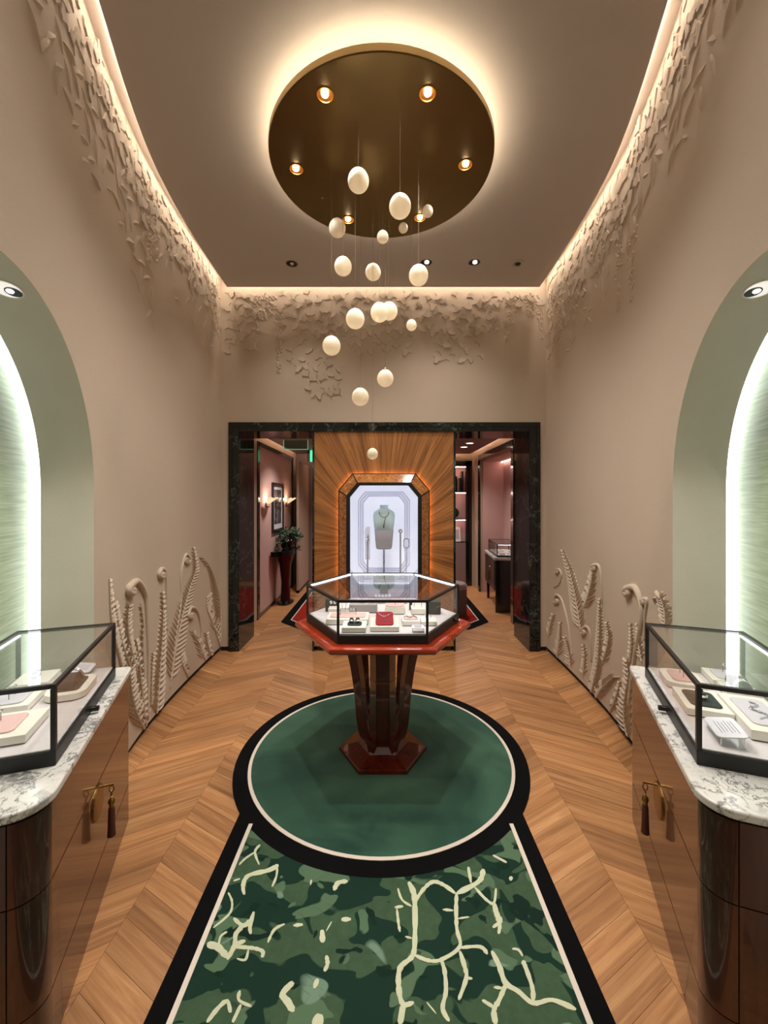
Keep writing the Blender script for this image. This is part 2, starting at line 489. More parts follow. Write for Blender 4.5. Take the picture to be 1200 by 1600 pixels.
# ------------------------------------------------------------------ room plan
WP = [(-0.7, .598), (0.7, 1.0505), (2.2, 1.535), (2.5, 1.622), (2.756, 1.684), (3.0, 1.728), (3.449, 1.780), (4.0, 1.812), (4.66, 1.83)]
def W(Y):
    """half width of the room at depth Y"""
    if Y <= 2.2:
        return 1.535 + 0.323*(Y - 2.2)
    for i in range(2, len(WP)-1):
        if Y <= WP[i+1][0] or i == len(WP)-2:
            y0, x0 = WP[i]; y1, x1 = WP[i+1]
            def tan(k):
                if k == 2: return 0.315
                if k == len(WP)-1: return 0.02
                return (WP[k+1][1]-WP[k-1][1])/(WP[k+1][0]-WP[k-1][0])
            h = y1-y0; t = (Y-y0)/h
            return ((2*t**3-3*t*t+1)*x0 + (t**3-2*t*t+t)*h*tan(i) + (-2*t**3+3*t*t)*x1 + (t**3-t*t)*h*tan(i+1))
def dW(Y):
    return (W(Y+0.01)-W(Y-0.01))/0.02
FAR = 4.66; BACK = -0.7
ZTOP = 4.20; ZCEIL = 4.03; ZBOT = 0.05

def wallp(side, Y, z, h=0.0):
    """point on a side wall, lifted h off its surface into the room (side -1 left, +1 right)"""
    w = dW(Y); n = Vector((-side, w, 0)).normalized()
    return Vector((side*W(Y), Y, z)) + n*h
def walln(side, Y):
    return Vector((-side, dW(Y), 0)).normalized()
def wallpix(x, y):
    """pixel -> (Y, z) on the side wall it falls on"""
    q = abs(x-VX)/F
    lo, hi = 0.3, 4.66
    for _ in range(50):
        mid = (lo+hi)/2
        if W(mid)/mid > q: lo = mid
        else: hi = mid
    return mid, CAMH - (y-VY)*mid/F

# niche geometry, measured along the straight run of wall that starts at Y = 2.2
AR, AZ0 = 0.78, 1.75
SL = math.sqrt(1+0.323**2)
def niche_Y(s): return 2.2 - s/SL
def arch_z(s): return AZ0 + math.sqrt(max(AR*AR-(AR-s)**2, 0))
def side_wall(side):
    name = 'wall_left' if side < 0 else 'wall_right'
    mb = MB()
    def strip(ys, lows):
        for i in range(len(ys)-1):
            za, zb = lows[i], lows[i+1]
            K = 6
            vs = []
            for k in range(K+1):
                vs.append(wallp(side, ys[i], za+(ZTOP-za)*k/K)); vs.append(wallp(side, ys[i+1], zb+(ZTOP-zb)*k/K))
            mb.add(vs, [(2*k, 2*k+1, 2*k+3, 2*k+2) for k in range(K)])
    ya = [FAR-(FAR-2.2)*i/40 for i in range(41)]
    strip(ya, [ZBOT]*41)
    ss = [AR*(1-math.cos(PI*i/48)) for i in range(49)]
    strip([niche_Y(s) for s in ss], [arch_z(s) for s in ss])
    yb = niche_Y(2*AR)
    yc = [yb-(yb-BACK)*i/8 for i in range(9)]
    strip(yc, [ZBOT]*9)
    w = build(name, mb, M['plaster'], smooth='all', recalc=False)
    struct(w, 'cream plaster side wall with carved leaves and ferns')
    # niche reveal, light band and back panel
    ex = Vector((side*1.0, -0.323, 0)).normalized()
    out = [(0.0, 0.0)] + [(0.0, AZ0*k/6) for k in range(1, 6)] + [(s, arch_z(s)) for s in ss] + [(2*AR, AZ0*k/6) for k in range(5, 0, -1)] + [(2*AR, 0.0)]
    def np(s, z, d):
        Y = niche_Y(s); return Vector((side*W(Y), Y, z)) + ex*d
    def offs(s, z, g):
        # outline grown by g
        if z <= AZ0: return ((-g if s < AR else 2*AR+g), z)
        a = math.atan2(z-AZ0, s-AR); return (AR+(AR+g)*math.cos(a), AZ0+(AR+g)*math.sin(a))
    def band(d0, d1, g0=0.0, g1=0.0):
        b = MB(); vs = []
        for (s, z) in out:
            vs.append(np(*offs(s, z, g0), d0)); vs.append(np(*offs(s, z, g1), d1))
        b.add(vs, [(2*i, 2*i+1, 2*i+3, 2*i+2) for i in range(len(out)-1)])
        return b
    rv = band(0, 0.235)
    # return lip behind the reveal, then the recess
    rv.add(*(lambda b: (b.v, b.f))(band(0.235, 0.235, 0.0, 0.012)))
    build('niche_reveal', rv, M['green'], w, smooth=True, recalc=False)
    build('light_band', band(0.235, 0.293, 0.012, 0.012), M['led_niche'], w, smooth=True, recalc=False)
    bp = MB(); bp.add([np(*offs(s, z, 0.012), 0.293) for (s, z) in out], [tuple(range(len(out)))])
    build('niche_panel', bp, M['panel_green'], w, recalc=False)
    fl = MB(); fl.add([np(0, -.0004, 0), np(2*AR, -.0004, 0), np(2*AR, -.0004, .293), np(0, -.0004, .293)], [(0, 1, 2, 3)])
    build('niche_floor', fl, M['shadow_gap'], w, recalc=False)
    # recessed black baseboard
    bb = MB()
    for ys in (ya, yc):
        vs = []
        for Y in ys:
            vs.append(wallp(side, Y, 0.0, -0.02)); vs.append(wallp(side, Y, ZBOT+0.002, -0.02))
            vs.append(wallp(side, Y, ZBOT, 0.0))
        fs = []
        for i in range(len(ys)-1):
            fs += [(3*i, 3*i+3, 3*i+4, 3*i+1), (3*i+1, 3*i+4, 3*i+5, 3*i+2)]
        bb.add(vs, fs)
    b = build('baseboard_left' if side < 0 else 'baseboard_right', bb, M['shadow_gap'], recalc=False)
    struct(b)
    return w, np

wallL, npL = side_wall(-1)
wallR, npR = side_wall(1)

# far wall with the portal opening
PX0, PX1, PZ = -1.736, 1.759, 2.57
mb = MB()
for (x0, x1, z0, z1) in ((-1.83, PX0+0.02, ZBOT, ZTOP), (PX1-0.02, 1.83, ZBOT, ZTOP), (PX0+0.02, PX1-0.02, PZ-0.02, ZTOP)):
    mb.box(x0, x1, FAR, FAR+0.10, z0, z1)
wallF = struct(build('wall_far', mb, M['plaster']), 'cream far wall with ginkgo relief above the marble portal')
mb = MB().box(-1.83, PX0, FAR+0.015, FAR+0.03, 0, ZBOT).box(PX1, 1.83, FAR+0.015, FAR+0.03, 0, ZBOT)
struct(build('baseboard_far', mb, M['shadow_gap']))
mb = MB().box(-0.62, 0.62, BACK-0.05, BACK, 0, ZTOP)
struct(build('wall_back', mb, M['plaster']))
# narrow recess between far wall and side wall (fine vertical joint)
# ceiling slab, cove recess above it, LED strip
GAP = 0.115
def plan(off, ynear=BACK):
    ys = [ynear + (FAR-off-ynear)*i/60 for i in range(61)]
    L_ = []
    for Y in ys:
        p = wallp(-1, min(Y, FAR), 0, off); L_.append((p.x, min(p.y, FAR-off)))
    R_ = [(-x, y) for x, y in L_]
    return L_, R_
Lp, Rp = plan(GAP)
poly = Lp + list(reversed(Rp))
struct(build('ceiling', MB().prism(poly, ZCEIL, ZCEIL+0.08), M['ceiling'], bevel=0.004), 'pale plaster ceiling floating inside a lit cove')
Lo, Ro = plan(0.0)
Lo = [(x-0.03, y) for x, y in Lo]; Ro = [(x+0.03, y) for x, y in Ro]
struct(build('trim_1', MB().prism(Lo + list(reversed(Ro)), ZTOP, ZTOP+0.04), M['cove']), 'white cove soffit above the ceiling edge')
La, Ra = plan(GAP-0.030); Lb, Rb = plan(GAP-0.010)
st = MB()
for A, B in ((La, Lb), (Ra, Rb)):
    n = len(A)
    vs = [(p[0], p[1], ZTOP-0.012) for p in A] + [(p[0], p[1], ZTOP-0.012) for p in B]
    st.add(vs, [(i, i+1, n+i+1, n+i) for i in range(n-1)])
st.box(-1.72, 1.72, FAR-GAP+0.010, FAR-GAP+0.030, ZTOP-0.014, ZTOP-0.012)
led = build('cove_light', st, M['led_cove'], recalc=False)
tag(led, 'warm LED strip hidden above the floating ceiling edge', 'light strip')

# ------------------------------------------------------------------ chevron floor
FX0 = -0.013; CW = 0.5175; PITCH = 0.13; TH = math.radians(30)
fl = MB().box(-2.4, 2.6, BACK-0.1, 9.2, -0.06, -0.006)
floor = struct(build('floor', fl, M['gap']), 'oak chevron parquet floor')
def plank_mesh(sgn):
    g = 0.0007
    w = CW-2*g
    dy = w*math.tan(TH)*sgn
    pts = [(0, g), (w, dy+g), (w, dy+PITCH-g), (0, PITCH-g)]
    c, s = math.cos(-TH*sgn), math.sin(-TH*sgn)
    pts = [(x*c-y*s, x*s+y*c) for x, y in pts]
    mb = MB().prism(pts, -0.006, 0.0)
    return mb
proto = {}
count = 0; rest = []
cells = []
for c in range(-5, 5):
    x0 = FX0 + c*CW
    # far apex at odd joints: column c runs from joint c to joint c+1; joints 0, +-2 point to the far side
    sgn = 1 if c % 2 else -1
    k = -8
    while True:
        ya = k*PITCH
        k += 1
        if ya > 9.0: break
        yc = ya + 0.5*CW*math.tan(TH)*sgn
        if yc < -0.6: continue
        xc = x0 + CW/2
        xin = min(abs(x0), abs(x0+CW)) if x0*(x0+CW) > 0 else 0
        inside = (yc < 4.75 and xin < W(max(min(yc, 4.6), -0.6))+0.05)
        corr = yc >= 4.6 and abs(xc) < 2.4
        if not (inside or corr): continue
        cells.append((0 if (inside and yc > 0.85) else (1 if corr else 2), -yc, x0, ya, sgn))
cells.sort(key=lambda q: (q[0], -q[1]))
stuff = MB()
for (kind, ny, x0, ya, sgn) in cells:
    if count < 298:
        if sgn not in proto:
            o = build('plank', plank_mesh(sgn), M['plank'], floor)
            proto[sgn] = o
        else:
            o = proto[sgn].copy(); COL.objects.link(o); o.parent = floor
        o.location = (x0, ya, 0); o.rotation_euler = (0, 0, TH*sgn)
        count += 1
    else:
        m_ = plank_mesh(sgn).xf(Matrix.Translation((x0, ya, 0)) @ Matrix.Rotation(TH*sgn, 4, 'Z'))
        stuff.add(m_.v, m_.f)
if stuff.v:
    so = build('distant_planks', stuff, M['plank'], floor); so['kind'] = 'stuff'
print('planks', count, 'of', len(cells))

# ------------------------------------------------------------------ wall reliefs
rng = random.Random(11)
def ginkgo_mesh():
    """fan leaf with a stem, about 1 unit across, in the x-y plane, raised along z"""
    mb = MB()
    n = 8
    outer = []
    for i in range(n+1):
        a = math.radians(35 + 110*i/n)
        r = 0.62 - (0.10 if i == n//2 else 0) + (0.03 if i % 2 else 0)
        outer.append((r*math.cos(a), r*math.sin(a)-0.12))
    base = (0, -0.16)
    vs = [(base[0], base[1], 0.10)] + [(x*0.94, y*0.97, 0.13 + 0.05*(i % 2)) for i, (x, y) in enumerate(outer)]
    vs += [(base[0], base[1]-0.02, 0)] + [(x, y, 0.0) for x, y in outer]
    fs = [(0, i+1, i+2) for i in range(n)]
    k = n+2
    fs += [(i+1, k+i+1, k+i+2, i+2) for i in range(n)]
    fs += [(0, k, k+1, 1), (0, n+1, k+n+1, k)]
    mb.add(vs, fs)
    mb.add([(-.035, -.14, 0), (.035, -.14, 0), (.05, -.52, 0), (-.01, -.54, 0), (0, -.14, .10), (.02, -.52, .06)],
           [(0, 4, 5, 3), (4, 1, 2, 5), (3, 5, 2)])
    return mb
def long_leaf_mesh():
    mb = MB()
    prof = [(-.5, .02, .02), (-.3, .11, .10), (-.05, .16, .16), (.2, .12, .13), (.4, .05, .07), (.5, .01, .02)]
    vs = []
    for (y, w, h) in prof:
        bx = 0.10*math.sin(y*3)
        vs += [(bx-w, y, 0), (bx, y, h), (bx+w, y, 0)]
    fs = []
    for i in range(len(prof)-1):
        fs += [(3*i, 3*i+1, 3*i+4, 3*i+3), (3*i+1, 3*i+2, 3*i+5, 3*i+4)]
    mb.add(vs, fs)
    return mb
protos = {}
def relief_leaf(kind, P, n, rot, size, parent, depth=1.0):
    if kind not in protos:
        mesh = ginkgo_mesh() if kind == 'ginkgo_leaf' else long_leaf_mesh()
        o = build(kind, mesh, M['plaster'], parent, smooth=True, recalc=True)
        protos[kind] = o
    else:
        o = protos[kind].copy(); COL.objects.link(o); o.parent = parent
    up = Vector((0, 0, 1)); xa = up.cross(n).normalized()
    R = Matrix((xa, up, n)).transposed().to_4x4()
    o.matrix_basis = Matrix.Translation(P) @ R @ Matrix.Rotation(rot, 4, 'Z') @ Matrix.Diagonal((size, size, size*depth, 1))
    return o
# far wall: drifts of ginkgo leaves
fpos = []
def drift(n, x0, x1, y0, y1, bias=1.0):
    t = 0
    while n > 0 and t < 3000:
        t += 1
        x = rng.uniform(x0, x1); y = y0 + (y1-y0)*rng.random()**bias
        if all((x-a)**2+(y-b)**2 > 12.5**2 for a, b in fpos):
            fpos.append((x, y)); n -= 1
drift(26, 352, 398, 458, 548, 1.2)
drift(34, 440, 520, 458, 530, 1.3)
drift(40, 520, 640, 458, 525, 1.3)
drift(30, 640, 765, 458, 520, 1.3)
drift(14, 450, 515, 525, 575); drift(16, 478, 534, 565, 618)
drift(12, 548, 640, 520, 552); drift(16, 680, 752, 515, 562)
drift(8, 760, 850, 456, 478)
for (x, y) in fpos:
    P = pixY(x, y, FAR)
    if P.z > ZTOP-0.06: continue
    relief_leaf('ginkgo_leaf', P, Vector((0, -1, 0)), rng.uniform(0, 2*PI), rng.uniform(.08, .115), wallF, rng.uniform(.7, 1.1))
# side walls: leaves thinning out down the wall
def side_drift(side, par, runs):
    pos = []
    for (n, x0, x1, y0, y1, kind, s0, s1) in runs:
        t = 0
        while n > 0 and t < 4000:
            t += 1
            x = rng.uniform(x0, x1)
            px = x if side < 0 else 2*VX - x
            # follow the ceiling line: y grows with x on the left side
            yb = 452 - (358-x)*1.55 if x > 255 else 292-(255-x)*2.6
            y = yb + rng.uniform(y0, y1)
            Y, z = wallpix(px, y)
            if z > ZTOP-0.06 or z < 2.2: continue
            if any((Y-a)**2+(z-b)**2 < 0.085**2 for a, b in pos): continue
            pos.append((Y, z)); n -= 1
            rot = rng.gauss(0, .9) if kind == 'long_leaf' else rng.uniform(0, 2*PI)
            Yp = min(Y, FAR-.075); relief_leaf(kind, wallp(side, Yp, z), walln(side, Yp), rot, rng.uniform(s0, s1), par, rng.uniform(.35, .55) if kind == 'long_leaf' else rng.uniform(.5, .8))
runsL = [(60, 60, 150, -60, 150, 'ginkgo_leaf', .085, .12), (54, 150, 235, 10, 130, 'ginkgo_leaf', .10, .14), (60, 235, 352, 10, 85, 'ginkgo_leaf', .09, .12),
         (44, 20, 150, 60, 280, 'long_leaf', .10, .15), (34, 140, 230, 90, 230, 'long_leaf', .10, .16), (14, 200, 240, 130, 260, 'long_leaf', .09, .13), (18, 240, 345, 70, 150, 'long_leaf', .09, .12)]
side_drift(-1, wallL, runsL)
side_drift(1, wallR, [(60, 60, 150, -60, 150, 'ginkgo_leaf', .085, .12), (50, 150, 235, 10, 130, 'ginkgo_leaf', .10, .14), (70, 235, 352, 10, 120, 'ginkgo_leaf', .09, .12),
         (44, 30, 150, 60, 260, 'long_leaf', .10, .15), (26, 140, 230, 90, 190, 'long_leaf', .10, .16), (24, 240, 345, 70, 180, 'long_leaf', .09, .12)])
# hanging blossom clusters: small petals, joined per cluster
def dome(mb, C, xa, up, n, rx, ry, h, rot):
    vs = []
    for k in range(6):
        a = 2*PI*k/6
        u, v = rx*math.cos(a), ry*math.sin(a)
        vs.append(C + xa*(u*math.cos(rot)-v*math.sin(rot)) + up*(u*math.sin(rot)+v*math.cos(rot)))
    vs += [C + (p-C)*0.5 + n*h for p in vs[:6]]
    mb.add(vs, [(k, (k+1) % 6, 6+(k+1) % 6, 6+k) for k in range(6)] + [tuple(range(6, 12))])
def cluster(parent, frame, top, length, width, count):
    """frame(u, z) -> point and normal; petals hang from top and taper"""
    mb = MB()
    for i in range(count):
        t = rng.random()**1.15
        u = rng.uniform(-1, 1)*width*(1-0.75*t)
        P, n = frame(top[0]+u, top[1]-t*length)
        xa = Vector((0, 0, 1)).cross(n).normalized()
        dome(mb, P, xa, Vector((0, 0, 1)), n, rng.uniform(.010, .016), rng.uniform(.016, .024), rng.uniform(.006, .011), rng.uniform(-.9, .9))
    build('blossom_cluster', mb, M['plaster'], parent, smooth=True)
def ffar(u, z): return Vector((max(min(u, 1.79), -1.79), FAR, z)), Vector((0, -1, 0))
for (x, y, ln, w, c) in ((400, 462, .42, .10, 60), (424, 462, .22, .07, 30), (436, 492, .66, .055, 60), (412, 458, .3, .1, 34), (774, 466, .36, .09, 44), (800, 464, .30, .11, 50), (792, 500, .26, .05, 24), (830, 458, .28, .1, 40), (846, 466, .48, .07, 50)):
    P = pixY(x, y, FAR); cluster(wallF, ffar, (P.x, P.z), ln, w, c)
for side, par, lst in ((-1, wallL, ((232, 292, .55, .12, 70), (243, 305, .5, .1, 50), (300, 395, .4, .12, 50), (334, 452, .5, .12, 60))),
                       (1, wallR, ((232, 300, .9, .10, 80), (258, 325, .45, .12, 60), (210, 365, .45, .09, 50), (300, 415, .5, .14, 60), (322, 440, .6, .14, 70), (338, 455, .5, .10, 50)))):
    for (x, y, ln, w, c) in lst:
        Y, z = wallpix(x if side < 0 else 2*VX-x, y)
        cluster(par, (lambda s: (lambda u, zz: (wallp(s, u, zz), walln(s, u))))(side), (Y, min(z, ZTOP-.08)), ln, w, c)

# ferns carved at the foot of the side walls (traced in pixels of two enlarged views)
def smooth_path(pts, k=6):
    out = []
    n = len(pts)
    for i in range(n-1):
        p0 = pts[max(i-1, 0)]; p1 = pts[i]; p2 = pts[i+1]; p3 = pts[min(i+2, n-1)]
        for j in range(k):
            t = j/k
            out.append(tuple(0.5*((2*b)+(-a+c)*t+(2*a-5*b+4*c-d)*t*t+(-a+3*b-3*c+d)*t**3) for a, b, c, d in zip(p0, p1, p2, p3)))
    out.append(tuple(pts[-1]))
    return out
def wpt(side, ox, x, y, h):
    Y, z = wallpix(ox + x/4.21, 820 + y/4.21)
    return wallp(side, max(min(Y, FAR-.004), 2.206), max(z, ZBOT+.004), h)
def leaflet(mb, side, ox, p0, ang, ln, w, h, curl):
    """one ridge of a frond, drawn on the wall in units of the enlarged view"""
    vs = []; fs = []
    K = 5
    x, y = p0
    a = ang
    for i in range(K+1):
        t = i/K
        ww = w*(.6+1.5*t*(1-t)) if i < K else w*.12
        hh = h*(.55+1.5*t*(1-t)) if i < K else h*.15
        nx, ny = -math.sin(a), math.cos(a)
        if ny < 0: nx, ny = -nx, -ny
        # steep lower flank, gentle upper flank
        vs += [wpt(side, ox, x-nx*ww, y-ny*ww, -.002), wpt(side, ox, x+nx*ww*.1, y+ny*ww*.1, hh), wpt(side, ox, x+nx*ww, y+ny*ww, -.002)]
        x += math.cos(a)*ln/K; y += math.sin(a)*ln/K; a += curl/K
    for i in range(K):
        fs += [(3*i, 3*i+1, 3*i+4, 3*i+3), (3*i+1, 3*i+2, 3*i+5, 3*i+4)]
    mb.add(vs, fs)
def frond(side, par, op, l0, l1, sides='both', gap=22, ang=0.8, curl=0.7, w=7.5, h=.022, stem=True):
    ox, pts = op
    h *= .6; gap *= 1.15; w *= 1.1; l0 *= 1.25; l1 *= 1.2
    mb = MB()
    path = smooth_path(pts, 14)
    if stem:
        mb.tube([wpt(side, ox, x, y, .004) for x, y in path], [.010*(1-.7*i/len(path)) for i in range(len(path))], 6)
    d = 0; tot = sum(math.dist(path[i], path[i+1]) for i in range(len(path)-1)); acc = 0
    for i in range(len(path)-1):
        seg = math.dist(path[i], path[i+1]); acc += seg; d += seg
        if d >= gap*(1-.35*acc/tot):
            d = 0
            t = acc/tot
            ta = math.atan2(path[i+1][1]-path[i][1], path[i+1][0]-path[i][0])
            ln = l0 + (l1-l0)*t
            if t < .15: ln *= .75 + t*1.6
            for s_ in ((1, -1) if sides == 'both' else ((-1,) if sides == 'l' else (1,))):
                leaflet(mb, side, ox, path[i], ta + s_*ang, ln, w*(1-.35*t), h, -s_*curl*.2 if i % 2 else -s_*curl)
    build('fern_frond', mb, M['plaster'], par, smooth=True)
def fiddle(side, par, op, r=0.020, turn=1, spiral=26):
    ox, pts = op
    path = smooth_path(pts, 8)
    x, y = path[-1]
    a = math.atan2(path[-1][1]-path[-2][1], path[-1][0]-path[-2][0])
    ext = []
    K = 26; rr = spiral
    for i in range(K):
        a -= turn*.40; step = rr*.40; rr *= .93
        x += math.cos(a)*step; y += math.sin(a)*step
        ext.append((x, y))
    full = path + ext
    m = len(full); n0 = len(path)
    rad = [r*(.45+.55*min(1, i/n0)) if i < n0 else r*(1.0-.45*(i-n0)/K) for i in range(m)]
    mb = MB()
    mb.tube([wpt(side, ox, x, y, rad[i]*.35 + (.012*(i-n0)/K if i >= n0 else 0)) for i, (x, y) in enumerate(full)], rad, 8)
    build('fern_curl', mb, M['plaster'], par, smooth='all')
Lc = lambda *p: (130, list(p))
Rc = lambda *p: (840, list(p))
frond(-1, wallL, Lc((255, 960), (205, 760), (178, 600), (168, 355)), 80, 22, 'r', 24, w=8)
frond(-1, wallL, Lc((310, 940), (255, 800), (225, 650), (205, 520)), 70, 30, 'r', 26)
frond(-1, wallL, Lc((345, 960), (300, 760), (290, 620), (300, 530)), 60, 30, 'both', 26)
frond(-1, wallL, Lc((398, 1345), (345, 1230), (315, 1090), (300, 930)), 95, 50, 'both', 30, w=10, h=.03)
frond(-1, wallL, Lc((410, 1330), (385, 1100), (365, 900), (345, 760)), 60, 24, 'both', 30)
frond(-1, wallL, Lc((395, 1000), (388, 760), (390, 640), (372, 515)), 34, 14, 'l', 40, h=.03)
fiddle(-1, wallL, Lc((420, 1280), (425, 900), (412, 560), (398, 450), (345, 372), (288, 415)), .026, 1, 26)
frond(-1, wallL, Lc((480, 1250), (498, 1000), (515, 760), (522, 560), (515, 430)), 78, 16, 'both', 30, w=10, h=.03)
fiddle(-1, wallL, Lc((548, 700), (546, 480), (538, 320), (512, 290), (492, 318)), .020, 1, 22)
frond(-1, wallL, Lc((575, 1020), (605, 820), (650, 600), (695, 430), (738, 290), (722, 150)), 95, 16, 'both', 24)
fiddle(-1, wallL, Lc((570, 1080), (605, 760), (640, 500), (640, 320), (668, 200), (695, 215)), .016, -1, 26)
fiddle(-1, wallL, Lc((775, 860), (772, 680), (748, 570), (705, 545), (685, 590)), .020, 1, 20)
frond(-1, wallL, Lc((900, 760), (908, 600), (880, 420), (835, 280), (772, 205)), 120, 20, 'l', 22, w=8, h=.026)
frond(-1, wallL, Lc((900, 800), (850, 650), (815, 560), (810, 470)), 70, 50, 'r', 22, h=.026)
frond(-1, wallL, Lc((690, 1000), (650, 920), (635, 850)), 66, 40, 'r', 22, w=8, h=.028)
frond(-1, wallL, Lc((800, 890), (765, 790), (715, 700)), 50, 22, 'both', 20)
frond(-1, wallL, Lc((445, 1180), (448, 1000), (458, 840)), 30, 16, 'both', 22)
frond(-1, wallL, Lc((850, 880), (820, 800), (810, 720)), 40, 20, 'both', 20)
frond(1, wallR, Rc((285, 690), (255, 500), (215, 320), (165, 165)), 90, 18, 'both', 22, w=8)
fiddle(1, wallR, Rc((110, 412), (145, 385), (160, 330), (150, 300)), .014, 1, 18)
fiddle(1, wallR, Rc((225, 860), (205, 660), (165, 500), (128, 462), (112, 495)), .018, 1, 18)
frond(1, wallR, Rc((300, 560), (325, 500), (352, 400), (365, 320)), 62, 30, 'both', 20, w=8, h=.026)
fiddle(1, wallR, Rc((425, 560), (425, 380), (408, 275), (378, 265)), .017, 1, 20)
frond(1, wallR, Rc((355, 1110), (395, 930), (408, 760), (412, 600), (415, 490)), 60, 18, 'both', 22, w=8, h=.028)
frond(1, wallR, Rc((430, 910), (462, 800), (470, 720), (458, 640)), 44, 18, 'both', 20, h=.026)
fiddle(1, wallR, Rc((355, 900), (350, 720), (325, 670), (295, 690)), .017, 1, 20)
fiddle(1, wallR, Rc((600, 1200), (640, 900), (690, 640), (685, 500), (650, 415), (600, 420)), .026, 1, 24)
fiddle(1, wallR, Rc((705, 760), (712, 600), (725, 500), (708, 490)), .015, 1, 16)
frond(1, wallR, Rc((850, 680), (845, 580), (820, 490), (790, 470)), 60, 40, 'both', 22, w=9, h=.028)
frond(1, wallR, Rc((385, 1150), (425, 1075), (500, 1000)), 62, 40, 'both', 18, w=8, h=.03)
frond(1, wallR, Rc((600, 1420), (575, 1290), (575, 1150), (600, 1000), (590, 880)), 80, 36, 'both', 26, w=8, h=.028)
frond(1, wallR, Rc((480, 1230), (520, 1130), (545, 1030)), 40, 20, 'both', 24)
frond(1, wallR, Rc((130, 870), (145, 760), (150, 650)), 46, 18, 'both', 18)
frond(1, wallR, Rc((215, 940), (205, 840), (180, 740)), 46, 18, 'both', 18)
frond(1, wallR, Rc((72, 740), (85, 660), (105, 590)), 36, 18, 'both', 16)
frond(1, wallR, Rc((610, 900), (620, 780), (615, 640)), 34, 14, 'both', 26)
frond(1, wallR, Rc((690, 900), (670, 780), (660, 640)), 40, 16, 'both', 26)
frond(1, wallR, Rc((300, 1000), (310, 860), (300, 780)), 34, 16, 'both', 24)

# ------------------------------------------------------------------ portal of black marble
JY0, JY1 = 4.64, 5.19
def portal(name, x0, x1, z0, z1):
    return MB().box(x0, x1, JY0, JY1, z0, z1)
tr2 = struct(build('trim_2', MB().box(PX0, -1.617, JY0, JY1, 0, PZ), M['marble_black'], bevel=.004), 'polished black marble door surround')
build('jamb', MB().box(1.635, PX1, JY0, JY1, 0, PZ), M['marble_black'], tr2, bevel=.004)
build('header', MB().box(-1.617, 1.635, JY0, JY1, PZ-.104, PZ), M['marble_black'], tr2, bevel=.004)
# slim moulding line on the frame faces
build('moulding', MB().box(PX0+.035, PX0+.045, JY0-.006, JY0, 0, PZ-.04).box(PX1-.045, PX1-.035, JY0-.006, JY0, 0, PZ-.04).box(PX0+.035, PX1-.035, JY0-.006, JY0, PZ-.05, PZ-.04), M['marble_black'], tr2)

# ------------------------------------------------------------------ centre column with vitrine
CX = 0.007
COLX0, COLX1, COLY = -.777, .791, 4.66
ZC1 = PZ-.104
colm = thing('vitrine_column', 'wood clad column with sunburst veneer and a lit octagonal window', 'column', (CX, COLY, 0))
def oct_(hw, z0, z1, ch):
    return [(-hw, z0+ch), (-hw, z1-ch), (-hw+ch*.83, z1), (hw-ch*.83, z1), (hw, z1-ch), (hw, z0+ch), (hw-ch*.83, z0), (-hw+ch*.83, z0)]
OZ0, OZ1 = .62, 1.991
o_out = oct_(.505, OZ0, OZ1, .187)
hwc = .784
# core behind the veneer, hollow where the vitrine is: four blocks round the window
core = MB().box(-hwc, -.50, .006, .50, .05, ZC1).box(.50, hwc, .006, .50, .05, ZC1).box(-.50, .50, .006, .50, OZ1, ZC1).box(-.50, .50, .006, .50, .05, OZ0).box(-.5, .5, .44, .5, OZ0, OZ1)
build('core', core, M['shadow_gap'], colm)
build('plinth', MB().box(-hwc+.02, hwc-.02, .02, .5, 0, .05), M['black'], colm)
for sx in (-1, 1):
    build('edge_strip', MB().box(sx*hwc-.002 if sx > 0 else -hwc-.02, hwc+.02 if sx > 0 else -hwc+.002, -.008, .5, 0, ZC1), M['marble_black'], colm)
# sunburst veneer: wedges between the octagon and the column outline
cz = 1.20
def ray_poly(poly, a):
    dx, dz = math.cos(a), math.sin(a)
    best = None
    n = len(poly)
    for i in range(n):
        x0, z0 = poly[i]; x1, z1 = poly[(i+1) % n]
        z0 -= cz; z1 -= cz
        ex, ez = x1-x0, z1-z0
        den = dx*ez-dz*ex
        if abs(den) < 1e-9: continue
        t = (x0*ez-z0*ex)/den; u = (x0*dz-z0*dx)/den
        if t > 0 and -1e-6 <= u <= 1+1e-6 and (best is None or t < best): best = t
    return (dx*best, cz+dz*best)
rect = [(-hwc, .055), (hwc, .055), (hwc, ZC1), (-hwc, ZC1)]
inner_o = oct_(.495, OZ0+.01, OZ1-.01, .185)
angs = []
a = 0.0
rv = random.Random(5)
corner = sorted([math.atan2(z-cz, x) % (2*PI) for x, z in rect + inner_o])
while a < 2*PI-0.02:
    angs.append(a); a += rv.uniform(.035, .085)
angs = sorted(set([round(v, 5) for v in angs]))
for i in range(len(angs)):
    a0 = angs[i]+.0006; a1 = (angs[i+1] if i+1 < len(angs) else 2*PI)-.0006
    mids = [c for c in corner if a0 < c < a1]
    seq = [a0] + mids + [a1]
    outp = [ray_poly(rect, s) for s in seq]; inp = [ray_poly(inner_o, s) for s in seq]
    pl = outp + list(reversed(inp))
    am = (a0+a1)/2
    c0 = Vector(((inp[0][0]+inp[-1][0])/2, 0, (inp[0][1]+inp[-1][1])/2))
    # local x along the ray so the grain follows it
    Rm = Matrix.Rotation(-am, 4, 'Y')
    mb = MB().prism_y(pl, 0.0, 0.006).xf(Rm.inverted() @ Matrix.Translation(-c0))
    o = build('veneer_strip', mb, M['veneer'], colm)
    o.matrix_basis = Matrix.Translation(c0) @ Rm
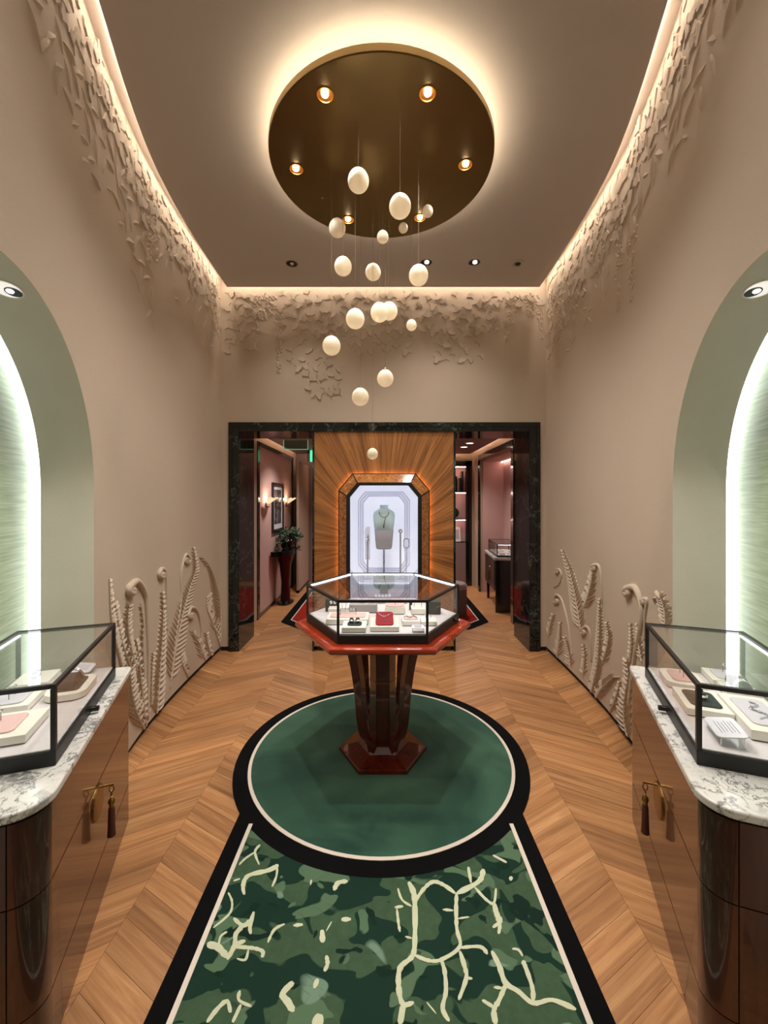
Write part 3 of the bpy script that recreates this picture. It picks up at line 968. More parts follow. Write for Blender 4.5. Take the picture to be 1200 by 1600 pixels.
# protruding window: bevels with painted wood reflections, black frame, glass, lit interior
o_mid = oct_(.414, OZ0+.10, 1.892, .145)
o_in = oct_(.372, OZ0+.145, 1.857, .128)
yF = -.11
vit = MB()
n8 = 8
for i in range(n8):
    j = (i+1) % n8
    A = [(o_out[i][0], -.035, o_out[i][1]), (o_out[j][0], -.035, o_out[j][1]), (o_mid[j][0], yF, o_mid[j][1]), (o_mid[i][0], yF, o_mid[i][1])]
    build('bevel_panel', MB().add(A, [(0, 1, 2, 3)]), M['bevel_z'] if i in (2, 6) else M['bevel_x'], colm, recalc=False)
    build('frame_edge', MB().tube([(o_out[i][0], -.035, o_out[i][1]), (o_out[j][0], -.035, o_out[j][1])], .006, 6), M['black'], colm)
    build('frame_edge', MB().tube([(o_out[i][0], -.035, o_out[i][1]), (o_mid[i][0], yF, o_mid[i][1])], .006, 6), M['black'], colm)
build('window_frame', MB().ring(o_mid, o_in, yF-.012, yF+.02, 'y'), M['black'], colm, bevel=.003)
build('backlight', MB().ring([(x*.998, 1.305+(z-1.305)*.999) for x, z in o_out], [(x*.965, 1.305+(z-1.305)*.977) for x, z in o_out], -.030, -.028, 'y'), emis('led_amber', (255, 176, 98), 13), colm)
build('window_glass', MB().ring(o_in, [(x*.001, 1.3+(z-1.3)*.001) for x, z in o_in], yF, yF+.004, 'y'), M['glass'], colm)
# interior box, a little wider than the window so the added fill ring hides behind the frame
deep = .40
o_lin = oct_(.412, OZ0+.102, 1.89, .144)
side_p = MB()
for i in range(n8):
    j = (i+1) % n8
    side_p.add([(o_lin[i][0], yF+.02, o_lin[i][1]), (o_lin[j][0], yF+.02, o_lin[j][1]), (o_lin[j][0], deep, o_lin[j][1]), (o_lin[i][0], deep, o_lin[i][1])], [(0, 1, 2, 3)])
build('interior_lining', side_p, plain('mirror_lining', (200, 208, 220), .08, metal=1.0), colm, recalc=False)
build('light_panel', MB().prism_y(o_lin, deep, deep+.01), emis('lightbox', (226, 224, 240), E_VITRINE), colm)
for k, (g, yy) in enumerate(((.30, .33), (.275, .36), (.25, .385))):
    po = oct_(g+.012, OZ0+.2+.02*k, 1.80-.022*k, .10-.006*k); pi_ = oct_(g, OZ0+.215+.02*k, 1.785-.022*k, .094-.006*k)
    build('border_step', MB().ring(po, pi_, yy-.012, yy+.012, 'y'), M['card'], colm)
led_v = emis('led_vitrine_fill', (226, 232, 255), 7)  # hidden ring added to light the bust from the front
build('interior_fill_light', MB().ring([(x*.99, 1.305+(z-1.305)*.993) for x, z in o_lin], [(x*1.012, 1.31+(z-1.31)*1.005) for x, z in o_in], yF+.022, yF+.026, 'y'), led_v, colm)
build('shelf', MB().box(-.36, .36, -.06, .38, OZ0+.15, OZ0+.165), M['deck'], colm)
zsh = OZ0+.165
# necklace bust in the vitrine
bust = thing('necklace_bust', 'pale mint display bust wearing a pendant necklace inside the octagonal window', 'bust', (CX-.0, COLY+.15, zsh))
def loft(prof, n=20):
    mb = MB(); vs = []; fs = []
    for (z, rx, ry) in prof:
        for k in range(n):
            a = 2*PI*k/n
            c, s_ = math.cos(a), math.sin(a)
            e = .72
            vs.append((rx*abs(c)**e*(1 if c > 0 else -1), ry*abs(s_)**e*(1 if s_ > 0 else -1), z))
    m = len(prof)
    for i in range(m-1):
        for k in range(n): fs.append((i*n+k, i*n+(k+1) % n, (i+1)*n+(k+1) % n, (i+1)*n+k))
    fs += [tuple(reversed(range(n))), tuple(range((m-1)*n, m*n))]
    return mb.add(vs, fs)
zb = 1.19-zsh
B = -zsh
build('torso', loft([(B+1.35, .110, .055), (B+1.45, .122, .06), (B+1.52, .126, .06), (B+1.555, .118, .055), (B+1.58, .085, .048), (B+1.598, .05, .042), (B+1.61, .046, .04), (B+1.64, .05, .042)]), M['soft_mint'], bust, smooth='all')
build('lower_torso', loft([(B+1.13, .080, .045), (B+1.145, .092, .05), (B+1.22, .100, .052), (B+1.35, .110, .055)]), M['soft_grey'], bust, smooth='all')
build('stand', MB().lathe([(.07, 0), (.07, .01), (.012, .015), (.012, zb-.04)], 16), M['silver'], bust)
nk = []
for i in range(17):
    a = PI*(i/16)
    nk.append((-.056*math.cos(a), -.052-.006*math.sin(a), zb+.375-.065*math.sin(a)))
build('necklace', MB().tube(nk, .004, 6), M['pad_grey'], bust)
build('pendant', MB().tube([(.02, -.062, zb+.315), (.008, -.066, zb+.27), (.0, -.066, zb+.23), (-.004, -.066, zb+.19)], [.003, .004, .005, .007], 6), M['pad_grey'], bust)
for sx, lab in ((-1, 'slim earring stand left of'), (1, 'slim ring stand right of')):
    st = thing('jewellery_stand', ('pale slim stand with drop earring beside the mint bust' if sx < 0 else 'pale slim stand with round flower jewel beside the mint bust'), 'stand', (CX+sx*.19, COLY+.13, zsh))
    hz = 1.26-zsh+(.06 if sx > 0 else 0)
    build('post', MB().lathe([(.05, 0), (.05, .01), (.010, .02), (.010, hz)], 12), M['soft_grey'], st)
    if sx < 0:
        build('plaque', MB().prism_y([(-.03, hz-.25), (-.03, hz+.10), (-.012, hz+.13), (.03, hz+.13), (.03, hz-.25)], .0, .012), M['card'], st)
        build('jewel', MB().ellipsoid((0, -.012, hz+.02), .012, .008, .022, 10, 6).ellipsoid((0, -.012, hz-.02), .018, .008, .018, 10, 6), M['silver'], st)
    else:
        jw = MB()
        for k in range(6): jw.ellipsoid((.016*math.cos(k*PI/3), -.014, hz+.02+.016*math.sin(k*PI/3)), .011, .006, .011, 8, 5)
        build('jewel', jw, M['silver'], st)
card = thing('octagonal_card', 'small outlined octagonal card plaque beside the flower jewel stand', 'card', (CX+.255, COLY+.08, zsh))
build('easel', MB().box(-.004, .004, 0, .008, 0, 1.24-zsh), M['soft_grey'], card)
build('plaque', MB().prism_y(oct_(.032, 1.15-zsh, 1.26-zsh, .02), -.006, .0), M['card'], card)
build('rim', MB().ring(oct_(.033, 1.149-zsh, 1.261-zsh, .02), oct_(.028, 1.155-zsh, 1.255-zsh, .018), -.009, -.006, 'y'), M['pad_grey'], card)

# ------------------------------------------------------------------ rooms behind the portal
CZ = 2.6
XL, XR = -1.79, 1.79
YE = 8.6
cw = MB().box(XL-.06, XL, JY1, 8.45, 0, 2.78)
wl = struct(build('wall_corridor_left', cw, M['pink_wall']), 'pink corridor wall framed in black moulding')
# black moulding frame, beige margin
fr = MB()
fr.box(XL, XL+.02, 5.90, 8.15, 2.47, 2.53).box(XL, XL+.02, 5.86, 5.95, .0, 2.53).box(XL, XL+.02, 8.08, 8.16, 0, 2.53).box(XL, XL+.015, 5.95, 8.1, 0, .05)
build('frame_moulding', fr, M['black_lacquer'], wl)
build('beige_margin', MB().box(XL-.001, XL+.006, JY1, 5.86, .02, 2.78).box(XL-.001, XL+.006, 8.16, 8.45, .02, 2.78).box(XL-.001, XL+.006, 5.86, 8.16, 2.53, 2.78), M['beige'], wl)
# right side: beige wall with a pink display alcove
NY0, NY1, NXD = 5.75, 7.68, 2.215
wr = struct(build('wall_corridor_right', MB().box(XR, XR+.05, JY1, NY0, 0, 2.78).box(XR, XR+.05, NY1, 8.3, 0, 2.78).box(XR, XR+.05, NY0, NY1, 2.45, 2.78), M['beige']), 'beige corridor wall with a pink alcove')
build('alcove_back', MB().box(NXD, NXD+.04, NY0, NY1, 0, 2.45), M['pink_wall'], wr)
build('alcove_side', MB().box(XR+.05, NXD, NY1-.03, NY1, 0, 2.45), M['pink_wall'], wr)
build('alcove_side', MB().box(XR+.05, NXD, NY0, NY0+.03, 0, 2.45), M['pink_wall'], wr)
build('alcove_top', MB().box(XR+.05, NXD, NY0, NY1, 2.40, 2.45), M['pink_wall'], wr)
build('alcove_light', MB().box(NXD-.05, NXD-.02, NY0+.05, NY1-.05, 2.385, 2.398), emis('led_alcove', (255, 214, 200), 8), wr)
build('frame_moulding', MB().box(XR-.02, XR, NY0-.06, NY1+.06, 2.44, 2.53).box(XR-.02, XR, NY1-.02, NY1+.09, 0, 2.44).box(XR-.02, XR, NY0-.09, NY0+.02, 0, 2.44), M['black_lacquer'], wr)
# end wall with shelves on the right
YS = 8.22
we = MB().box(-2.2, .9, YE, YE+.05, 0, 2.78)
wE = struct(build('wall_corridor_end', we, M['mauve']))
sh = thing('shelf_niche', 'black framed wall shelves lined in pink beyond the marble portal', 'shelf', (1.25, YS, 0))
SX = .50
build('back_panel', MB().box(-SX, SX, .28, .30, .85, 2.36), M['pink_wall'], sh)
build('side_panel', MB().box(SX-.02, SX, 0, .28, .85, 2.36), M['pink_wall'], sh)
build('side_panel', MB().box(-SX, -SX+.02, 0, .28, .85, 2.36), M['pink_wall'], sh)
build('top_panel', MB().box(-SX, SX, 0, .28, 2.36, 2.40), M['pink_wall'], sh)
build('frame', MB().box(-SX-.09, -SX+.0, -.03, .05, 0, 2.47).box(SX-.12, SX, -.03, .05, 0, 2.47).box(-SX-.09, SX, -.03, .05, 2.37, 2.47), M['black_lacquer'], sh)
build('lower_panel', MB().box(-SX, SX-.12, -.01, .3, 0, .85), M['mauve'], sh)
build('shelf_light', MB().box(-SX, SX-.12, .06, .07, 2.352, 2.358), emis('led_shelf_top', (255, 216, 206), 45), sh)  # strip added under the top panel to brighten the shelves
for z in (.85, 1.33, 1.87):
    build('shelf', MB().box(-SX, SX-.1, 0, .28, z-.03, z), M['mauve'], sh)
    build('shelf_light', MB().box(-SX, SX-.12, .06, .07, z-.036, z-.03), emis('led_shelf%d' % int(z*100), (255, 216, 206), 45), sh)
build('side_wall', MB().box(SX, SX+.04, -.03, .3, 0, 2.78).box(-SX-.12, SX, 0, .3, 2.47, 2.78), M['beige'], sh)
for i, (dx, h, c) in enumerate(((.20, .30, 'black_lacquer'), (.245, .25, 'paper'), (.285, .27, 'pad_grey'), (.33, .40, 'black_lacquer'))):
    b = thing('book', ('tall black book upright on the top pink shelf' , 'slim pale book upright on the top pink shelf', 'charcoal book upright on the top pink shelf', 'tallest black book at the end of the top pink shelf')[i], 'book', (1.25+dx, YS+.06, 1.87), 0, 'books on the pink shelf')
    build('cover', MB().box(-.019, .019, 0, .16, 0, h), M[c], b, bevel=.003)
    build('pages', MB().box(-.014, .014, .004, .164, .004, h+.002), M['paper'], b)
orb = thing('moss_ball', 'round dark green moss ball on the middle pink shelf', 'ornament', (1.25+.17, YS+.12, 1.33))
mb = MB().ellipsoid((0, 0, .109), .10, .10, .10, 20, 14)
rr = random.Random(3)
mb.v = [p + (p-Vector((0, 0, .109)))*rr.uniform(-.06, .06) for p in mb.v]
build('moss', mb, plain('moss', (26, 52, 26), .95, bump=.8, bscale=90), orb)
build('foot', MB().lathe([(.04, 0), (.045, .008), (.02, .02)], 14), M['black'], orb)
pf = thing('leaning_print', 'small white framed print leaning on the lowest pink shelf', 'picture', (1.25+.22, YS+.186, .854))
pf.rotation_euler = (-.27, 0, 0)
build('frame', MB().box(-.10, .10, 0, .015, 0, .30), M['paper'], pf)
build('image', MB().box(-.07, .07, -.002, .0, .05, .25), M['soft_grey'], pf)
# ceiling beyond, floating in a cove like the main room
cc = MB().box(-1.70, 1.70, JY1, 8.10, CZ, CZ+.05)
struct(build('ceiling_corridor', cc, M['mauve']))
struct(build('trim_3', MB().box(-2.2, 2.4, JY1-.05, 8.9, 2.78, 2.82), M['cove']))
cl = MB().box(-1.66, -1.63, 5.3, 8.0, CZ+.052, CZ+.06).box(1.63, 1.66, 5.3, 8.0, CZ+.052, CZ+.06).box(-1.6, 1.6, 8.04, 8.07, CZ+.052, CZ+.06)
tag(build('corridor_cove_light', cl, M['led_corr']), 'white LED strip above the corridor ceiling edge', 'light strip')
# door leaf on the left
dr = struct(thing('door_1', 'beige flush door with a black lever handle', 'door', (-1.54, 7.55, 0)))
build('leaf', MB().box(-.04, 0, 0, 1.0, .01, 2.40), M['beige'], dr)
build('handle', MB().tube([(0, .07, 1.02), (.05, .07, 1.02), (.05, .19, 1.02)], .012, 8), M['black'], dr)
build('skirting', MB().box(-.042, .004, 0, 1.0, .0, .05), M['black'], dr)
del dr['category']
# recessed lights of the right room
for (x, y, lab) in ((734, 692, 'nearer small white downlight in the mauve ceiling'), (725, 698, 'farther small white downlight in the mauve ceiling')):
    Y = (CZ-CAMH)*F/(VY-y); X = (x-VX)*Y/F
    d = thing('recessed_light', 'small white recessed light in the mauve corridor ceiling', 'downlight', (X, Y, CZ), 0, 'corridor downlights')
    build('trim_ring', MB().lathe([(.075, 0), (.075, -.006), (.055, -.008), (.055, 0)], 20, closed=False), M['white_trim'], d)
    build('diffuser', MB().lathe([(.001, -.004), (.055, -.004)], 20, closed=False), M['bulb_dim'], d)
for X, Y in ((-1.15, 6.6), (1.2, 6.9), (0, 7.6)):
    lamp('SPOT', 'corridor_spot', (X, Y, CZ-.03), P_CORR, (1, .92, .86), .06, (X, Y, 0), spot=130, blend=.9)
# framed print and sconces on the left wall
pc = thing('framed_print', 'black framed monochrome print hung between two wall sconces', 'picture', (XL, 6.985, 1.575))
pw, ph = .355, .405
build('frame', MB().add([], []).box(0, .03, -pw, -pw+.05, -ph, ph).box(0, .03, pw-.05, pw, -ph, ph).box(0, .03, -pw+.05, pw-.05, ph-.05, ph).box(0, .03, -pw+.05, pw-.05, -ph, -ph+.05), M['black_lacquer'], pc)
build('mount', MB().box(0, .012, -pw+.05, pw-.05, -ph+.05, ph-.05), M['paper'], pc)
build('image', MB().box(.012, .014, -pw+.13, pw-.13, -ph+.13, ph-.11), M['photo_print'], pc)
for (yy, lab) in ((6.30, 'glowing cream shell sconce on the portal side of the print'), (7.62, 'glowing cream shell sconce on the door side of the print')):
    s_ = thing('wall_sconce', lab, 'sconce', (XL, yy, 1.62), 0, 'wall sconces')
    build('back_plate', MB().lathe([(.045, 0), (.045, .012)], 16).xf(Matrix.Rotation(PI/2, 4, 'Y')), M['brass_small'], s_)
    shp = MB()
    vs = []; fs = []
    for i in range(9):
        a = math.radians(-70+140*i/8)
        for k in range(4):
            r = .03+.05*k
            vs.append((.03+r*.85*math.cos(a), r*math.sin(a)*1.05, .02+(.02 if i % 2 else 0)*k*.3+.028*k))
    for i in range(8):
        for k in range(3): fs.append((i*4+k, i*4+k+1, i*4+k+5, i*4+k+4))
    build('shade', shp.add(vs, fs), M['sconce'], s_, recalc=False)
    build('arm', MB().tube([(0, 0, 0), (.03, 0, -.03), (.06, 0, -.02)], .008, 6), M['black'], s_)
    lamp('POINT', 'sconce_bulb', (XL+.10, yy, 1.70), 1.6, (1, .78, .55), .03)
# console with ivy
cn = thing('console_table', 'black half-round console on a flared pedestal against the pink wall', 'table', (XL+.022, 6.86, 0))
half = [(.0, -.36)] + [(.30*math.cos(a), .36*math.sin(a)) for a in [(-PI/2+PI*i/16) for i in range(1, 16)]] + [(.0, .36)]
build('top', MB().prism(half, .80, .88), M['black_lacquer'], cn, bevel=.004)
vs = []; fs = []
prof = [(0, .14, .2), (.02, .15, .22), (.05, .09, .12), (.35, .075, .09), (.65, .11, .16), (.80, .16, .24)]
mb = MB()
for (z, rx, ry) in prof:
    for k in range(12):
        a = 2*PI*k/12; vs.append((.15+rx*math.cos(a)*.9, ry*math.sin(a), z))
for i in range(len(prof)-1):
    for k in range(12): fs.append((i*12+k, i*12+(k+1) % 12, (i+1)*12+(k+1) % 12, (i+1)*12+k))
fs.append(tuple(reversed(range(12))))
build('pedestal', mb.add(vs, fs), M['black_lacquer'], cn, smooth=True)
iv = thing('potted_ivy', 'trailing green ivy in a black pot on the console', 'plant', (XL+.17, 6.98, .88))
build('pot', MB().lathe([(.07, 0), (.10, .03), (.115, .14), (.10, .16), (.09, .16), (.08, .1)], 18), M['black_lacquer'], iv, smooth=True)
lf = MB(); stems = MB()
def over_console(p, up=.012):
    # console outline in the pot's own coordinates
    if ((p.x+.148)/.30)**2 + ((p.y+.12)/.36)**2 < 1.12**2 and p.z < up: p.z = up
    if p.x < -.16: p.x = -.16
    return p
rr = random.Random(9)
for i in range(34):
    a = rr.uniform(0, 2*PI); L_ = rr.uniform(.12, .26); pts = []
    for t in range(7):
        u = t/6
        r = .05 + L_*u*(.9)
        z = .15 + .20*math.sin(u*2.4)*rr.uniform(.8, 1.1) - (.28*u*u if i % 3 == 0 else .08*u*u)
        pts.append(over_console(Vector((max(r*math.cos(a), -.10), r*math.sin(a), z)), .03))
    stems.tube(pts, .003, 4)
    for p in pts[1:]:
        for _ in range(3):
            q = p + Vector((rr.uniform(-.03, .03), rr.uniform(-.03, .03), rr.uniform(-.03, .03)))
            if q.x < -.10: q.x = -.10
            s = rr.uniform(.014, .026)
            d = Vector((rr.uniform(-1, 1), rr.uniform(-1, 1), rr.uniform(-.5, .6))).normalized(); e = d.orthogonal().normalized()
            lf.add([over_console(v.copy()) for v in (q, q+d*s+e*s*.8, q+d*s*2.2, q+d*s-e*s*.8)], [(0, 1, 2, 3)])
build('stems', stems, M['leaf_green'], iv)
build('leaves', lf, M['leaf_green'], iv, recalc=False)['kind'] = 'stuff'
# exit sign panels (no lettering is legible in the photograph)
es = thing('exit_sign', 'clear green edged sign panel hanging from the ceiling near the sconces', 'sign', (0, 0, CZ))
Y = 6.1
p0 = pixY(443, 687, Y); p1 = pixY(481, 702, Y)
build('panel', MB().box(p0.x, p1.x, Y, Y+.01, p1.z-CZ, p0.z-CZ), M['green_glass'], es)
e_ = MB().box(p0.x, p1.x, Y-.001, Y+.011, p1.z-CZ-.006, p1.z-CZ+.004).box(p0.x-.004, p0.x+.006, Y-.001, Y+.011, p1.z-CZ, p0.z-CZ).box(p1.x-.006, p1.x+.004, Y-.001, Y+.011, p1.z-CZ, p0.z-CZ)
build('lit_edge', e_, emis('sign_edge', (90, 200, 160), .5), es)
build('mount', MB().box(p0.x, p1.x, Y-.02, Y+.03, p0.z-CZ-.005, 0), M['white_trim'], es)
es2 = thing('lit_exit_sign', 'small glowing green sign box at the edge of the veneered column', 'sign', (0, 0, CZ))
Y = 7.4
p0 = pixY(480, 704, Y); p1 = pixY(491, 721, Y)
build('housing', MB().box(p0.x, p0.x+.05, Y, Y+.05, p1.z-CZ, p0.z-CZ), M['green_glass'], es2)
build('lit_panel', MB().box(p0.x+.05, p1.x, Y, Y+.05, p1.z-CZ, p0.z-CZ), M['sign_green'], es2)
build('bracket', MB().box(p0.x+.05, p0.x+.09, Y+.01, Y+.04, p0.z-CZ, 0), M['white_trim'], es2)
# pouf
pf = thing('pouf', 'cylindrical mauve upholstered pouf behind the glass table showcase', 'pouf', (1.03, 6.12, .012))
build('seat', MB().lathe([(.19, .38), (.20, .39), (.20, .44), (.18, .465), (.02, .47)], 32), plain('mauve_velvet', (150, 130, 132), .85, sheen=.4), pf, smooth=True)
build('drum', MB().lathe([(.19, .0), (.198, .01), (.198, .38), (.19, .385)], 32), plain('mauve_drum', (116, 96, 94), .8), pf, smooth=True)
# red octagonal rug behind the column
rg = thing('octagonal_rug', 'red rug with black border and ivory line behind the column', 'rug', (.02, 6.77, 0))
def octr(hx, hy, c): return [(-hx, -hy+c), (-hx, hy-c), (-hx+c, hy), (hx-c, hy), (hx, hy-c), (hx, -hy+c), (hx-c, -hy), (-hx+c, -hy)]
# front edge lies at Y = 5.40
build('border', MB().prism(octr(1.44, 1.34, .33), .001, .010), M['rug_black'], rg)
build('ivory_line', MB().ring(octr(1.325, 1.225, .285), octr(1.31, 1.21, .28), .010, .012), M['rug_white'], rg)
build('field', MB().prism(octr(1.31, 1.21, .28), .0101, .0115), M['rug_red'], rg)
# display cabinet in the alcove
dc = thing('alcove_cabinet', 'dark display cabinet with pale marble top standing in the pink alcove', 'cabinet', (1.69, 6.26, 0), math.radians(5.4)*-1)
build('body', MB().box(0, .38, 0, .98, .30, .79), M['black_lacquer'], dc, bevel=.006)
for (x, y) in ((.04, .04), (.34, .04), (.04, .94), (.34, .94)):
    build('leg', MB().box(x-.02, x+.02, y-.02, y+.02, 0, .30), M['black_lacquer'], dc)
build('near_panel', MB().box(0.0, .38, -.012, 0, .0, .79), M['black_lacquer'], dc)
build('door', MB().box(-.008, 0, .06, .96, .32, .77), plain('dark_walnut', (66, 46, 40), .3, coat=.4, vary=.15), dc)
build('marble_top', MB().box(-.02, .40, -.03, 1.0, .79, .83), M['marble_white'], dc, bevel=.006)
build('handle', MB().lathe([(.03, 0), (.03, .01)], 14).xf(Matrix.Translation((-.008, .5, .60)) @ Matrix.Rotation(-PI/2, 4, 'Y')).box(-.03, -.01, .49, .51, .40, .55), M['brass_small'], dc)
ac = thing('alcove_showcase', 'small black framed glass showcase on the alcove cabinet', 'showcase', (1.69, 6.26, .83), math.radians(-5.4))
def showcase(root, x0, x1, y0, y1, hb, h, t=.016, led=None, lead='led_case'):
    build('base', MB().box(x0, x1, y0, y1, 0, hb), M['black'], root, bevel=.003)
    build('lining', MB().box(x0+.01, x1-.01, y0+.01, y1-.01, hb, hb+.004), M['deck'], root)
    for (x, y) in ((x0, y0), (x1-t, y0), (x0, y1-t), (x1-t, y1-t)):
        build('post', MB().box(x, x+t, y, y+t, hb, h-t), M['black'], root)
    build('top_rail', MB().box(x0, x1, y0, y0+t, h-t, h), M['black'], root, bevel=.002)
    build('top_rail', MB().box(x0, x1, y1-t, y1, h-t, h), M['black'], root, bevel=.002)
    build('top_rail', MB().box(x0, x0+t, y0+t, y1-t, h-t, h), M['black'], root, bevel=.002)
    build('top_rail', MB().box(x1-t, x1, y0+t, y1-t, h-t, h), M['black'], root, bevel=.002)
    g = .003
    build('glass_pane', MB().box(x0+t, x1-t, y0+.005, y0+.005+g, hb, h-t), M['glass'], root)
    build('glass_pane', MB().box(x0+t, x1-t, y1-.005-g, y1-.005, hb, h-t), M['glass'], root)
    build('glass_pane', MB().box(x0+.005, x0+.005+g, y0+t, y1-t, hb, h-t), M['glass'], root)
    build('glass_pane', MB().box(x1-.005-g, x1-.005, y0+t, y1-t, hb, h-t), M['glass'], root)
    build('glass_top', MB().box(x0+t, x1-t, y0+t, y1-t, h-.006, h-.002), M['glass'], root)
    if led:
        for (a, b, c, d) in led:
            build('led_strip', MB().box(a, b, c, d, h-t-.006, h-t-.001), M[lead], root)
showcase(ac, .03, .37, .03, .85, .025, .20, .012, [(.05, .35, .05, .06)])
for i, (x, y) in enumerate(((.12, .12), (.12, .28), (.24, .18), (.16, .46))):
    b = thing('display_block', 'small cream jewellery block in the alcove showcase', 'display block', Matrix.Translation((1.69, 6.26, .859)) @ (Matrix.Rotation(math.radians(-5.4), 4, 'Z') @ Vector((x, y, 0))), math.radians(-5.4), 'alcove blocks')
    build('block', MB().box(-.04, .04, -.05, .05, 0, .03), M['cream_block'], b, bevel=.003)
    build('jewel', MB().ellipsoid((0, 0, .036), .02, .012, .008, 8, 5), M['silver'], b)

# ------------------------------------------------------------------ main rug
RX, RY = -.012, 2.80
rug = thing('keyhole_rug', 'green and black keyhole shaped rug with round medallion and veined runner', 'rug', (RX, RY, 0))
R0, RH = .946, .762
aj = math.asin(-math.sqrt(R0*R0-RH*RH)/R0)
arc = []
K = 96
for i in range(K+1):
    a = (PI-aj) + (-(PI-2*aj))*i/K
    arc.append((R0*math.cos(a), R0*math.sin(a)))
outline = [(RH, -2.88), (-RH, -2.88)] + arc
build('border', MB().prism(outline, .001, .011), M['rug_black'], rug)
circ = lambda r, n=96: [(r*math.cos(2*PI*i/n), r*math.sin(2*PI*i/n)) for i in range(n)]
build('ivory_ring', MB().ring(circ(.860), circ(.840), .011, .0135), M['rug_white'], rug)
build('medallion', MB().prism(circ(.840), .0111, .013), M['rug_green'], rug)
FW = .668
top = []
a0 = math.acos(FW/R0)
for i in range(41):
    a = -(PI-a0)*1.0 + (PI-2*a0)*i/40
    top.append((R0*math.cos(a)*1.0, R0*math.sin(a)-.004))
build('runner_field', MB().prism([(FW, -2.79), (-FW, -2.79)][::-1] + list(reversed(top)), .0111, .013), M['rug_camo'], rug)
for sx in (-1, 1):
    build('edge_line', MB().box(sx*(FW+.010)-.010, sx*(FW+.010)+.010, -2.79, -math.sqrt(R0*R0-FW*FW)+.03, .011, .0138), M['rug_white'], rug)
# pale veins, traced on the rug
VA = [([(560,120),(535,155),(555,215)],12),([(535,155),(490,185),(460,215)],10),([(485,355),(480,310),(505,265),(600,240),(645,215)],22),
([(640,225),(635,270),(615,318)],12),([(435,290),(465,280)],10),([(410,345),(428,390),(415,445),(340,510)],12),
([(530,435),(512,500),(515,540)],22),([(435,465),(480,500),(520,470)],24),([(480,500),(445,540),(440,590),(405,660)],24),([(310,590),(360,600),(405,650)],38),
([(440,590),(490,570)],22),([(440,600),(520,605),(570,620),(568,650)],20),([(505,610),(490,660),(450,655)],14),([(365,590),(375,550),(405,528)],12),
([(595,580),(625,520),(675,492)],14),([(715,500),(760,495)],20),([(895,480),(870,525)],8),([(850,520),(852,580)],30),([(940,472),(985,470)],24),
([(870,640),(875,680),(860,715)],22),([(715,765),(665,820),(690,860),(715,905)],36),([(830,750),(812,795)],26),([(800,285),(795,310)],10),
([(970,292),(925,300),(905,335)],24),([(465,805),(460,850),(520,880)],18),([(470,870),(430,955)],22),([(420,910),(405,855),(360,890),(310,955)],22),([(840,915),(820,985)],60)]
VB = [([(175,295),(200,350),(205,420),(205,540),(195,640),(135,700),(130,800),(150,870),(200,860)],28),([(150,870),(135,965)],36),([(125,325),(145,380),(190,410)],12),
([(110,415),(150,410)],16),([(120,420),(128,490),(135,530)],14),([(160,552),(190,560)],12),([(205,390),(245,330),(290,295),(340,310),(395,350)],20),
([(455,225),(468,300)],18),([(525,235),(515,280),(480,310),(400,350)],28),([(400,350),(398,430),(402,520),(415,600),(330,660),(270,665),(205,640)],20),
([(335,425),(385,430)],14),([(460,460),(405,468)],10),([(485,320),(540,380),(575,395),(585,325)],14),([(575,395),(590,450),(610,490)],30),([(610,480),(570,510)],20),
([(605,490),(598,540)],20),([(415,605),(510,600),(545,635)],20),([(415,620),(440,700),(445,750),(410,850)],22),([(440,745),(475,750)],14),
([(330,665),(345,720),(350,810),(335,890),(365,950)],22),([(260,860),(305,915)],8),([(565,620),(600,690),(630,770),(690,810),(760,865),(850,850),(960,895)],26),
([(630,780),(600,850),(575,900),(585,965)],28),([(520,850),(575,885)],20),([(575,790),(615,795)],16),([(760,860),(755,790),(725,700),(710,665)],24),
([(710,645),(690,615),(660,610)],14),([(570,170),(635,205)],14),([(655,270),(655,290)],20)]
VN = [0]
def vein(pts, w, ox, mirror=None):
    VN[0] += 1; zt_ = .0143 + .00002*VN[0]
    pth = smooth_path([(ox+x/3, 1280+y/3) for x, y in pts], 5)
    n = len(pth); Lf = []; Rt = []
    rw = random.Random(int(pts[0][0]*7+pts[0][1]))
    for i, (x, y) in enumerate(pth):
        x0, y0 = pth[max(i-1, 0)]; x1, y1 = pth[min(i+1, n-1)]
        d = math.hypot(x1-x0, y1-y0) or 1
        nx, ny = -(y1-y0)/d, (x1-x0)/d
        ww = w/6.8*(1 if 1 < i < n-2 else (.8 if 0 < i < n-1 else .4))*rw.uniform(.8, 1.2)
        Lf.append(pix(x+nx*ww, y+ny*ww, .013)); Rt.append(pix(x-nx*ww, y-ny*ww, .013))
    loop = []
    for p in Lf + list(reversed(Rt)):
        x, y = p.x-RX, p.y-RY
        if mirror: x = -x; y = y-mirror
        loop.append((min(max(x, -FW), FW), y))
    mb = MB()
    m = len(Lf)
    vs = [(p[0], p[1], .0125) for p in loop] + [(p[0], p[1], zt_) for p in loop]
    fs = []
    for i in range(m-1):
        a, b, c, d = i, i+1, 2*m-2-i, 2*m-1-i
        fs.append((2*m+a, 2*m+b, 2*m+c, 2*m+d))
    for i in range(2*m): fs.append((i, (i+1) % (2*m), 2*m+(i+1) % (2*m), 2*m+i))
    mb.add(vs, fs)
    build('vein', mb, M['rug_vein'], rug)
for pts, w in VA: vein(pts, w, 220)
for pts, w in VB: vein(pts, w, 580)
for pts, w in VA[2:]: vein(pts, w, 220, .86)
for pts, w in VB: vein(pts, w, 580, .86)

